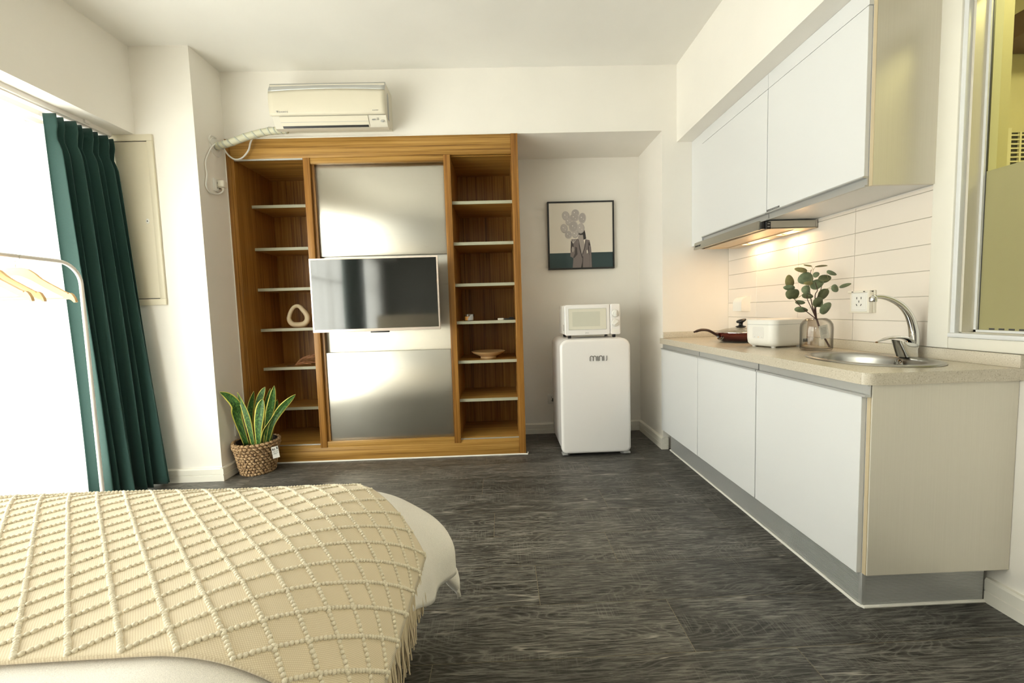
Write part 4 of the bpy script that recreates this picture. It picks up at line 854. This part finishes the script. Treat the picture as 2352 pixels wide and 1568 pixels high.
OV = Matrix.Translation((SCX+.136, SCY-.008, .823)) @ Matrix.Rotation(-.12, 4, 'Z') @ Matrix.Rotation(-PI/2, 4, 'Y')
q = MB(); q.M = OV; q.lathe([(.018, -.002), (.022, 0), (.022, .004), (.017, .006), (.0165, .002)], 0, 0, 0, 24); q.build('overflow_ring', 'chrome', sk)
q = MB(); q.M = OV; q.lathe([(0, .001), (.017, .001)], 0, 0, 0, 20); q.build('overflow_hole', 'black_plastic', sk)
for a in range(6):
    q = MB(); q.M = OV @ Matrix.Rotation(a*PI/3, 4, 'Z'); q.box(.003, .016, -.0016, .0016, .001, .004); q.build('overflow_grate', 'chrome', sk)
MB().lathe([(0, .709), (.03, .709), (.035, .706), (.036, .700)], SCX, SCY, 0, 24).build('drain', 'chrome', sk)

fa = thing('kitchen_faucet', 'chrome swan-neck kitchen tap with lever handle behind the sink', 'faucet', (1.635, 1.66, .8565))
FY = 1.660
bd = MB()
def fbody(u, v):
    cx = lerp(1.636, 1.622, v); ax_ = lerp(.034, .047, v); ay_ = lerp(.026, .024, v); z = lerp(.8562, .915, v); a = 2*PI*u; s_ = lambda c: math.copysign(abs(c)**.7, c)
    return (cx+ax_*s_(math.cos(a)), FY+ay_*s_(math.sin(a)), z+.012*v*math.cos(a)*-1)
bd.grid(fbody, 32, 8); bd.add([fbody(i/32, 1) for i in range(32)], [tuple(range(32))]); bd.build('body', 'chrome', fa, ang=50)
sp_pts = cr([(1.652, FY, .885), (1.6615, FY, .905), (1.661, FY, .948), (1.651, FY, .992), (1.632, FY, 1.032), (1.602, FY, 1.065), (1.563, FY, 1.088), (1.527, FY, 1.099), (1.497, FY, 1.101)], 6)
nsp = len(sp_pts); MB().tube(sp_pts, [lerp(.0195, .0075, (i/(nsp-1))**1.1) for i in range(nsp)], 20).build('spout', 'chrome', fa, ang=60)
MB().lathe([(0, 0), (.0125, 0), (.0135, .003), (.0135, .016), (.011, .022), (.006, .027), (0, .027)], 1.488, FY, 1.081, 24).build('aerator', 'chrome', fa)
q = MB()
hp = cr([(1.508, FY, .918), (1.530, FY, .927), (1.560, FY, .9345), (1.595, FY, .936), (1.625, FY, .930), (1.648, FY, .915)], 5); nh = len(hp)
def hfun(u, v):
    t = v*(nh-1); k = min(int(t), nh-2); p = hp[k].lerp(hp[k+1], t-k); w = lerp(.007, .022, sst(v*1.6)); th = lerp(.003, .009, v); a = 2*PI*u; return (p.x, p.y+w*math.cos(a), p.z+th*math.sin(a))
q.grid(hfun, 16, nh-1); q.add([hfun(i/16, 0) for i in range(16)], [tuple(range(16))]); q.add([hfun(i/16, 1) for i in range(16)], [tuple(range(16))]); q.build('lever', 'chrome', fa, ang=50)
MB().lathe([(.004, 0), (.004, .003)], 0, 0, 0, 12, M=None).build('screw_cap', 'chrome', fa) if False else None

# ---- cooker hood with two lamps
hd = thing('cooker_hood', 'slim pull-out cooker hood with two lit lamps under the wall cabinet', 'cooker hood', (1.56, 2.66, 1.48))
HY0, HY1, HZ0, HZ1 = 2.250, 3.00, 1.484, 1.524
hb = MB(); hb.box(1.440, 1.690, HY0, HY0+.012, HZ0, HZ1, bev=.001, seg=1); hb.box(1.440, 1.690, HY1-.012, HY1, HZ0, HZ1); hb.box(1.440, 1.690, HY0+.012, HY1-.012, HZ1-.006, HZ1); hb.box(1.690, 1.700, HY0, HY1, HZ0, HZ1); hb.build('housing', 'hood_metal', hd)
ub = MB(); ub.box(1.440, 1.475, HY0, HY1, HZ0-.003, HZ0+.004); ub.box(1.475, 1.605, HY0, HY0+.035, HZ0-.003, HZ0+.004); ub.box(1.475, 1.605, HY1-.03, HY1, HZ0-.003, HZ0+.004)
ub.box(1.605, 1.622, HY0, HY1, HZ0-.003, HZ0+.004); ub.box(1.672, 1.700, HY0, HY1, HZ0-.003, HZ0+.004); ub.box(1.622, 1.672, HY0, 2.335, HZ0-.003, HZ0+.004); ub.box(1.622, 1.672, 2.475, 2.60, HZ0-.003, HZ0+.004); ub.box(1.622, 1.672, 2.83, HY1, HZ0-.003, HZ0+.004)
ub.build('underside', 'hood_inside', hd)
m = mat('filter_mesh', (0.62, 0.50, 0.34), 0.35, 0.7); vo = nd(m, 'ShaderNodeTexVoronoi', Scale=260.0); ln(m, coords(m, (1, 1, 1)), vo.inputs['Vector']); bump(m, vo.outputs['Distance'], .8, .002)
box('filter', 'filter_mesh', hd, 1.475, 1.605, HY0+.035, HY1-.03, HZ0+.001, HZ0+.005)
for (ya, yb) in ((2.335, 2.475), (2.60, 2.83)):
    q = box('lamp_lens', 'lamp_glow', hd, 1.628, 1.668, ya+.02, yb-.01, HZ0+.006, HZ0+.010)
    q = box('lamp_tray', 'hood_inside', hd, 1.622, 1.672, ya, yb, HZ0+.010, HZ0+.014)
    L = bpy.data.lights.new('hood_lamp', 'AREA'); L.shape = 'RECTANGLE'; L.size = .05; L.size_y = .12; L.energy = 0.50; L.color = (1.0, .58, .27)
    o = bpy.data.objects.new('hood_lamp', L); COL.objects.link(o); o.location = (1.648, (ya+yb)/2, HZ0-.008); o.rotation_euler = (0, math.radians(12), 0)
vz = MB(); vz.prism([(1.384, HZ0-.004), (1.402, HZ0-.004), (1.402, 1.528), (1.390, 1.528)], 'y', 2.268, 3.015); vz.build('visor', 'hood_metal', hd)
box('slide', 'black_plastic', hd, 1.402, 1.440, HY0+.005, HY0+.03, HZ0, HZ0+.035); box('slide', 'black_plastic', hd, 1.402, 1.440, HY1-.03, HY1-.005, HZ0, HZ0+.035)
box('switch_block', 'black_plastic', hd, 1.420, 1.446, HY0-.003, HY0+.012, HZ0-.003, HZ0+.036, bev=.001, seg=1)
for z in (HZ0+.008, HZ0+.024): box('rocker_mark', 'gray_mark', hd, 1.428, 1.440, HY0-.0036, HY0-.003, z, z+.003)
text_mesh('VALCENT', .014, Matrix.Translation((1.3845, 2.975, 1.496)) @ FACE_X, 'brand_lettering', 'dark_mark', hd, .001)
lgm = MB(); lgm.M = Matrix.Translation((1.386, 2.987, 1.501)) @ Matrix.Rotation(-PI/2, 4, 'Y'); lgm.lathe([(.005, 0), (.005, .0015), (.007, .0015), (.007, 0)], 0, 0, 0, 20); lgm.build('brand_mark', 'dark_mark', hd)

# ---- wall cabinets
XU = 1.426
def wall_unit(ya, yb, label, near=False):
    t = thing('wall_cabinet', label, 'cabinet', (1.57, (ya+yb)/2, 1.53), 'white wall cabinets above the worktop')
    bd = MB(); bd.box(XU+.020, XR-.001, ya, yb, 1.532, 1.548); bd.box(XU+.020, XR-.001, ya, ya+.016, 1.548, 2.276); bd.box(XU+.020, XR-.001, yb-.016, yb, 1.548, 2.276); bd.box(XU+.020, XU+.036, ya+.016, yb-.016, 1.548, 2.276); bd.build('carcass', 'white_lacquer', t)
    d = box('door', 'white_lacquer', t, XU, XU+.018, ya+.002, yb-.002, 1.569, 2.200, bev=.0012, seg=1)
    pf_ = [(XU-.004, 1.569), (XU+.018, 1.569), (XU+.018, 1.530), (XU+.004, 1.530), (XU+.004, 1.534), (XU+.014, 1.537), (XU+.014, 1.561), (XU-.004, 1.563)]
    MB().prism(pf_, 'y', ya+.001, yb-.001).build('handle', 'aluminium', d)
    box('cornice', 'white_lacquer', t, XU+.001, XU+.019, ya, yb, 2.2025, 2.277)
    if near:
        box('end_panel', 'end_panel', t, XU+.020, XR-.001, ya-.016, ya, 1.530, 2.277, bev=.001, seg=1); box('edge_band', 'particle_board', t, XU+.0185, XU+.020, ya-.016, ya, 1.530, 2.277)
        lbp = box('name_plate', 'dark_mark', t, XU-.0015, XU, 2.150, 2.2505, 1.5715, 1.5805)
        for i in range(11): box('plate_letter', 'gray_mark', lbp, XU-.0020, XU-.0015, 2.158+i*.0082, 2.162+i*.0082, 1.5735, 1.5785)
    return t
wall_unit(2.257, 2.983, 'white wall cabinet above the cooker hood')
wall_unit(1.648, 2.255, 'white wall cabinet with brushed beige side next to the bathroom window', True)
put(box('filler_panel', 'white_lacquer', None, XU+.003, XU+.021, 2.985, YB-.001, 1.522, 2.277, bev=.001, seg=1), 'narrow white filler strip between wall cabinet and alcove wall', 'filler panel')

# ---- frying pan and lid
PCX, PCY = 1.520, 2.650
pn = thing('frying_pan', 'dark red frying pan with brown handle on the worktop', 'frying pan', (PCX, PCY, CT))
MB().lathe([(0, .001), (.098, .001), (.118, .008), (.135, .024), (.144, .045), (.147, .057), (.1495, .058), (.150, .060), (.145, .060), (.140, .045), (.115, .012), (0, .006)], PCX, PCY, CT, 56).build('body', 'pan_red', pn, ang=60)
hpth = cr([(PCX-.145, PCY-.005, CT+.040), (PCX-.175, PCY-.012, CT+.056), (PCX-.22, PCY-.02, CT+.078), (PCX-.27, PCY-.03, CT+.083), (PCX-.315, PCY-.035, CT+.072)], 5); nh2 = len(hpth)
q = MB()
def hf2(u, v):
    t = v*(nh2-1); k = min(int(t), nh2-2); p = hpth[k].lerp(hpth[k+1], t-k); a = 2*PI*u; w = lerp(.013, .017, v)*(1 if v < .93 else .75); th = lerp(.010, .008, v)*(1 if v < .93 else .7); return (p.x, p.y+w*math.cos(a), p.z+th*math.sin(a))
q.grid(hf2, 14, nh2-1); q.add([hf2(i/14, 1) for i in range(14)], [tuple(range(14))]); q.build('handle', 'handle_brown', pn, ang=60)
q = MB(); q.M = Matrix.Translation((PCX-.140, PCY-.02, CT+.034)) @ Matrix.Rotation(math.radians(-70), 4, 'Y') @ Matrix.Rotation(.25, 4, 'X'); q.lathe([(.012, 0), (.013, .004), (.020, .006), (.021, .0), (.016, -.004)], 0, 0, 0, 24, sx=1.0, sy=1.25); q.build('handle_ferrule', 'chrome', pn, ang=60)
ld = thing('pan_lid', 'glass lid with steel rim and black knob covering the frying pan', 'lid', (PCX, PCY, CT+.058))
MB().lathe([(.1425, .0605), (.1445, .0600), (.1455, .063), (.143, .066), (.140, .0655), (.140, .062)], PCX, PCY, CT, 56).build('steel_rim', 'chrome', ld, ang=60)
MB().lathe([(.141, .0655), (.120, .074), (.085, .083), (.045, .089), (.008, .090), (.008, .087), (.045, .086), (.085, .080), (.120, .071), (.141, .0625)], PCX, PCY, CT, 48).build('glass_dome', 'lid_glass', ld, ang=60)
kb = MB(); kb.lathe([(0, .089), (.020, .089), (.030, .094), (.031, .097), (.024, .100), (.014, .102), (.011, .110), (.013, .120), (.022, .127)], PCX, PCY, CT, 28)
kb.lathe([(.019, .122), (.027, .127), (.029, .134), (.026, .139), (0, .141)], PCX+.002, PCY, CT, 28, M=Matrix.Shear('YZ', 4, (0, 0)) if False else Matrix(((1, 0, 0, 0), (0, 1, 0, 0), (.28, 0, 1, 0), (0, 0, 0, 1)))); kb.build('knob', 'black_plastic', ld, ang=60)

# ---- rice cooker
rk = thing('rice_cooker', 'white rounded rice cooker box on the worktop beside the pan', 'rice cooker', (1.50, 2.31, CT))
RCM = Matrix.Translation((1.513, 2.290, CT)) @ Matrix.Rotation(math.radians(14), 4, 'Z')
def srect(hx, hy, r, n=8): return rrect(-hx, hx, -hy, hy, r, n)
def loft(layers, M):
    vs = []; fs = []; n = len(layers[0][0])
    for pl2, z in layers: vs += [(x, y, z) for x, y in pl2]
    for i in range(len(layers)-1):
        for k in range(n): fs.append((i*n+k, i*n+(k+1) % n, (i+1)*n+(k+1) % n, (i+1)*n+k))
    fs.append(tuple(range(n-1, -1, -1))); fs.append(tuple((len(layers)-1)*n+k for k in range(n)))
    o = MB(); o.M = M; return o.add(vs, fs)
HX, HY_, RR_ = .125, .100, .042
loft([(srect(HX-.030, HY_-.030, RR_-.02), .006), (srect(HX-.014, HY_-.014, RR_-.008), .010), (srect(HX-.004, HY_-.004, RR_-.002), .024), (srect(HX-.001, HY_-.001, RR_), .045), (srect(HX, HY_, RR_), .123)], RCM).build('body', 'white_plastic', rk, ang=50)
loft([(srect(HX-.002, HY_-.002, RR_-.001), .123), (srect(HX-.002, HY_-.002, RR_-.001), .125)], RCM).build('seam', 'gray_mark', rk)
loft([(srect(HX, HY_, RR_), .125), (srect(HX, HY_, RR_), .146), (srect(HX-.004, HY_-.004, RR_-.003), .1505), (srect(HX-.012, HY_-.012, RR_-.008), .152)], RCM).build('lid', 'white_plastic', rk, ang=50)
for x in (-1, 1):
    for y in (-1, 1):
        q = MB(); q.M = RCM; q.lathe([(.010, 0), (.012, .008)], x*.085, y*.062, 0, 12); q.build('foot', 'white_plastic', rk)
q = MB(); q.M = RCM; q.prism(rrect(-.036, .036, .048, .112, .008), 'x', -HX-.0006, -HX+.002); q.build('display_panel', 'gloss_white', rk) if mat('gloss_white', (.76, .75, .72), .12) else 0
for i, c in enumerate(('gray_mark', 'candle_wax', 'gray_mark')):
    q = MB(); q.M = RCM; q.box(-HX-.0010, -HX+.001, .022-.024*i-.003, .022-.024*i+.003, .055, .0575); q.build('key_mark', c, rk)
q = MB(); q.M = RCM; q.box(.070, .104, -HY_-.0008, -HY_+.003, .026, .044, bev=.002); q.build('power_inlet', 'black_plastic', rk)

# ---- glass vase with eucalyptus
VX, VY = 1.540, 2.030
va = MB(); va.lathe([(r*.94, z) for r, z in [(0, .0015), (.060, .0015), (.068, .004), (.0715, .012), (.0725, .030), (.0725, .112), (.070, .130), (.060, .147), (.046, .156), (.041, .1575), (.041, .154), (.046, .1525), (.058, .143), (.067, .128), (.069, .112), (.069, .016), (.060, .010), (0, .010)]], VX, VY, CT, 56)
put(va.build('glass_vase', 'smoky_glass', ang=60), 'smoky glass jar vase holding the eucalyptus branch', 'vase')
eu = thing('eucalyptus_branch', 'artificial eucalyptus branch with round grey-green leaves in the glass vase', 'plant', (VX, VY, CT+.012))
def ev(l, y=VY, dy=0.0): return [(x+.008, y+dy*i, z) for i, (x, z) in enumerate(l)]
for l, dy, r0 in (([(1.532, 1.000), (1.515, 1.058), (1.504, 1.12), (1.499, 1.181), (1.512, 1.245)], .004, .0030), ([(1.532, 1.000), (1.521, 1.058), (1.513, 1.12), (1.519, 1.144), (1.503, 1.181)], -.006, .0030), ([(1.532, 1.000), (1.496, 1.058), (1.466, 1.102), (1.457, 1.121)], -.012, .0026),
                  ([(1.528, 1.005), (1.461, 1.066), (1.433, 1.11), (1.425, 1.128)], .012, .0024), ([(1.533, 1.000), (1.528, 1.048), (1.545, 1.1), (1.573, 1.149), (1.587, 1.191)], .01, .0028)):
    p = cr(ev(l, VY, dy), 5); MB().tube(p, [lerp(r0, .0012, i/(len(p)-1)) for i in range(len(p))], 7).build('twig', 'stem_brown', eu)
MB().tube(cr([(1.540, VY, 1.005), (1.557, VY-.005, .948), (1.600, VY-.01, .866)], 5), .0042, 8).build('main_stem', 'stem_brown', eu)
q = MB(); q.M = Matrix.Translation((1.566, VY-.016, .944)) @ Matrix.Rotation(math.radians(-12), 4, 'Y'); q.box(-.022, .022, -.0005, .0005, -.036, .030); tgo = q.build('paper_tag', 'paper', eu)
for k in range(5):
    q2 = MB(); q2.M = q.M; q2.box(-.014, .014, -.0009, -.0005, .016-.007*k, .0185-.007*k); q2.build('tag_print', 'gray_mark', tgo)
lr = random.Random(5)
LE = [(1.485,1.264,.037,.008,170),(1.559,1.262,.052,.007,2),(1.459,1.245,.056,.022,170),(1.479,1.202,.067,.051,200),(1.499,1.217,.029,.022,20),(1.41,1.193,.054,.041,100),(1.407,1.161,.051,.024,175),(1.394,1.129,.041,.040,150),(1.419,1.13,.044,.041,40),(1.45,1.148,.035,.037,60),(1.471,1.118,.049,.024,-10),(1.54,1.174,.064,.040,25),(1.579,1.199,.057,.035,10),(1.604,1.225,.046,.019,-20),(1.64,1.162,.052,.016,15),(1.601,1.149,.035,.032,-40),(1.584,1.127,.054,.044,30),(1.522,1.088,.048,.041,30),(1.543,1.082,.035,.035,60),(1.556,1.057,.060,.043,40),(1.46,1.052,.059,.024,-8),(1.464,1.087,.044,.019,-5),(1.477,1.179,.041,.016,180)]
for i, (x, z, w, h, a) in enumerate(LE):
    dy = lr.uniform(-.035, .03); rot = math.radians(a); L_ = max(w, h)*.58; R_ = max(min(w, h), .3*max(w, h))*.58
    tilt = math.acos(min(1, min(w, h)/max(R_/.58, 1e-6))) if min(w, h) < .3*max(w, h) else lr.uniform(-.25, .25)
    q = MB(); q.M = Matrix.Translation((x+.008, VY+dy, z)) @ Matrix.Rotation(-rot, 4, 'Y') @ Matrix.Rotation(tilt, 4, 'X')
    pts = []; N = 18
    for k in range(N):
        t = 2*PI*k/N; px = math.cos(t)*L_; pz = math.sin(t)*R_*(1-.18*math.cos(t)); pts.append((px, -.10*abs(pz)-.06*px*px/L_, pz))
    q.add(pts+[(0, .0006, 0)], [(k, (k+1) % N, N) for k in range(N)])
    q.build('leaf', 'euc_olive' if i in (5, 0, 1, 22, 2) else ('euc_dark' if i in (7, 8, 12, 16, 17, 10) else 'euc_green'), eu, solid=.0008, ang=80)
    b0 = q.M @ Vector((-L_*.95, 0, 0)); tgt = min([Vector(p) for l in ([(1.512, 1.245), (1.499, 1.181), (1.504, 1.12), (1.515, 1.058)], [(1.466, 1.102), (1.433, 1.11), (1.496, 1.058), (1.461, 1.066)], [(1.545, 1.1), (1.573, 1.149), (1.587, 1.191), (1.53, 1.03)]) for p in ev(l, VY)], key=lambda p: (p-b0).length)
    if (tgt-b0).length > .004: MB().tube([b0, b0.lerp(tgt, .5)+Vector((0, 0, -.003)), tgt], .0008, 5).build('leaf_stalk', 'euc_olive', eu)

# ================================================================== bed
ZT = .570; XS, YS = -.550, 1.165; AX_, AY_, BZ = .298, .285, .250
def prof(d, a, b):
    if d <= 0: return 0.0, 0.0
    T = TAB[(a, b)]; L = T[-1][0]
    if d >= L: return a+.02*(d-L), b+(d-L)
    lo, hi = 0, len(T)-1
    while hi-lo > 1:
        mid = (lo+hi)//2
        if T[mid][0] <= d: lo = mid
        else: hi = mid
    t = (d-T[lo][0])/(T[hi][0]-T[lo][0]); return lerp(T[lo][1], T[hi][1], t), lerp(T[lo][2], T[hi][2], t)
TAB = {}
for (a, b) in ((AX_, BZ), (AY_, BZ)):
    L = 0; T = [(0, 0, 0)]
    for k in range(1, 61):
        th = PI/2*k/60; o_, h_ = a*math.sin(th), b*(1-math.cos(th)); L += math.hypot(o_-T[-1][1], h_-T[-1][2]); T.append((L, o_, h_))
    TAB[(a, b)] = T
def bed_surf(u, v, out=0.0, wr=1.0):
    ox, hx = prof(u-XS, AX_, BZ); oy, hy = prof(v-YS, AY_, BZ)
    x = min(u, XS)+ox; y = min(v, YS)+oy; h = (hx**2.0+hy**2.0)**.5
    z = ZT-h
    z += .010*mnoise.noise((x*2.3, y*2.3, 1.7))*max(0, 1-h/.2)
    if wr:
        f = sst((h-.08)/.2)
        w = wr*f*(.022*math.sin(v*19+u*3+1.0)+.012*math.sin(v*37+1.3))*sst((v-1.0)/.25)
        x += w*sst((u-XS)/.35)+.035*wr*sst((v-1.02)/.25)*sst((h-.10)/.18); y += wr*f*.018*math.sin(u*25+.6)*sst((v-YS)/.35)
    return Vector((x, y, z))
def surf_off(u, v, d, wr):
    e = .004; p = bed_surf(u, v, 0, wr); a = bed_surf(u+e, v, 0, wr)-bed_surf(u-e, v, 0, wr); b = bed_surf(u, v+e, 0, wr)-bed_surf(u, v-e, 0, wr)
    n_ = a.cross(b); n_ = n_.normalized() if n_.length > 1e-12 else Vector((0, 0, 1)); return p+n_*d
bed = thing('bed', 'low double bed with beige headboard behind the camera', 'bed', (-1.12, .4, 0))
box('mattress', 'duvet_cotton', bed, -1.93, -.33, -.62, 1.36, .20, .50, bev=.04, seg=3); box('base', 'beige_fabric', bed, -1.93, -.35, -.62, 1.34, .03, .20, bev=.01)
hbm = MB()
for i in range(3): hbm.box(-1.95, -.28, -.75, -.63, .25+.28*i, .52+.28*i, bev=.04, seg=3)
hbm.build('headboard', 'beige_fabric', bed)
for x in (-1.85, -.45):
    for y in (-.5, 1.2): box('leg', 'black_plastic', bed, x, x+.05, y, y+.05, 0, .03)
UL, UR, VN, VF = -1.97, XS+.535, -.58, YS+.545
dv = MB(); nu, nv = 130, 130
def dgrid(a, b):
    v = lerp(VN, VF, b); ur = XS+.405+.115*sst((v-.98)/.25); return bed_surf(lerp(UL, ur, a), v)
dv.grid(dgrid, nu, nv)
put(dv.build('duvet', 'duvet_cotton', ang=80, solid=.012), 'white duvet hanging over the bed corner under the throw', 'duvet')
th_ = thing('throw_blanket', 'cream knitted throw with beaded diamond lattice and fringe across the bed', 'blanket', (-1.0, 1.0, .3))
TV0, TV1, TUR = .612, YS+.215, XS+.372
def vfar(u): return TV1-.20*sst((u+.62)/(TUR+.62))**.8
def thr(u, v, d=.016):
    return surf_off(u, v, d, .35)
tb_ = MB(); nu, nv = 150, 90
tb_.grid(lambda a, b: thr(lerp(-1.96, TUR, a), lerp(TV0, vfar(lerp(-1.96, TUR, a)), b)), nu, nv, uvs=True)
tb_.uv = [(a*(TUR+1.96), b*(TV1-TV0)) for a, b in tb_.uv]
tb_.build('knit_cloth', 'throw_knit', th_, ang=80, solid=.006)
# bead strings on a 45 degree lattice
SPX = .0795; U0, V0 = -.668, .617
bead = bmesh.new(); bmesh.ops.create_icosphere(bead, subdivisions=1, radius=1.0); bv = [v.co.copy() for v in bead.verts]; bf = [[v.index for v in f.verts] for f in bead.faces]; bead.free()
BVs = np.array([tuple(v) for v in bv], dtype=np.float32); allv = []; allf = []; nb = 0
step = .0084; half = SPX/2
def put_bead(u, v, r):
    global nb
    p = thr(u, v, .0205); j = np.array([rnd.uniform(.9, 1.1)]*3, dtype=np.float32)
    allv.append(BVs*r*j+np.array(p, dtype=np.float32)); allf.extend([[i+nb*len(bv) for i in f] for f in bf]); nb += 1
for fam in (1, -1):
    for k in range(-40, 60):
        # line: (u-U0) - fam*(v-V0) = k*SPX
        v = V0
        while v < TV1-.004:
            u = U0+k*SPX+fam*(v-V0)
            if -1.72 < u < TUR-.004 and v < vfar(u)-.004: put_bead(u, v+rnd.uniform(-.0006, .0006), .0049)
            v += step*.7071
mb = bpy.data.meshes.new('bead_strings'); off = LOC[th_.name]
AV = np.concatenate(allv)-np.array(off, dtype=np.float32)
mb.vertices.add(len(AV)); mb.vertices.foreach_set('co', AV.ravel()); AF = np.array(allf, dtype=np.int32)
mb.loops.add(AF.size); mb.loops.foreach_set('vertex_index', AF.ravel()); mb.polygons.add(len(AF)); mb.polygons.foreach_set('loop_start', np.arange(0, AF.size, 3, dtype=np.int32)); mb.polygons.foreach_set('loop_total', np.full(len(AF), 3, dtype=np.int32))
mb.polygons.foreach_set('use_smooth', [True]*len(AF)); mb.update(); mb.validate(); mb.materials.append(MT['bead_yarn'])
bo = bpy.data.objects.new('bead_strings', mb); COL.objects.link(bo); bo.parent = th_; bo['kind'] = 'stuff'
# fringe along the hanging hem
fg_ = MB(); fr_ = random.Random(21); v = TV0+.004
while v < vfar(TUR)-.004:
    p = thr(TUR, v, .012); L = fr_.uniform(.095, .135); dx = fr_.uniform(-.004, .010); dy = fr_.uniform(-.016, .016)
    pts = cr([p, p+Vector((dx*.4, dy*.3, -L*.35)), p+Vector((dx*.8+fr_.uniform(-.004, .004), dy*.8, -L*.7)), p+Vector((dx, dy+fr_.uniform(-.008, .008), -L))], 3)
    fg_.tube(pts, [lerp(.0026, .0016, i/(len(pts)-1)) for i in range(len(pts))], 5); v += fr_.uniform(.0035, .0065)
fg_.build('fringe', 'throw_knit', th_, ang=80, kind='stuff')
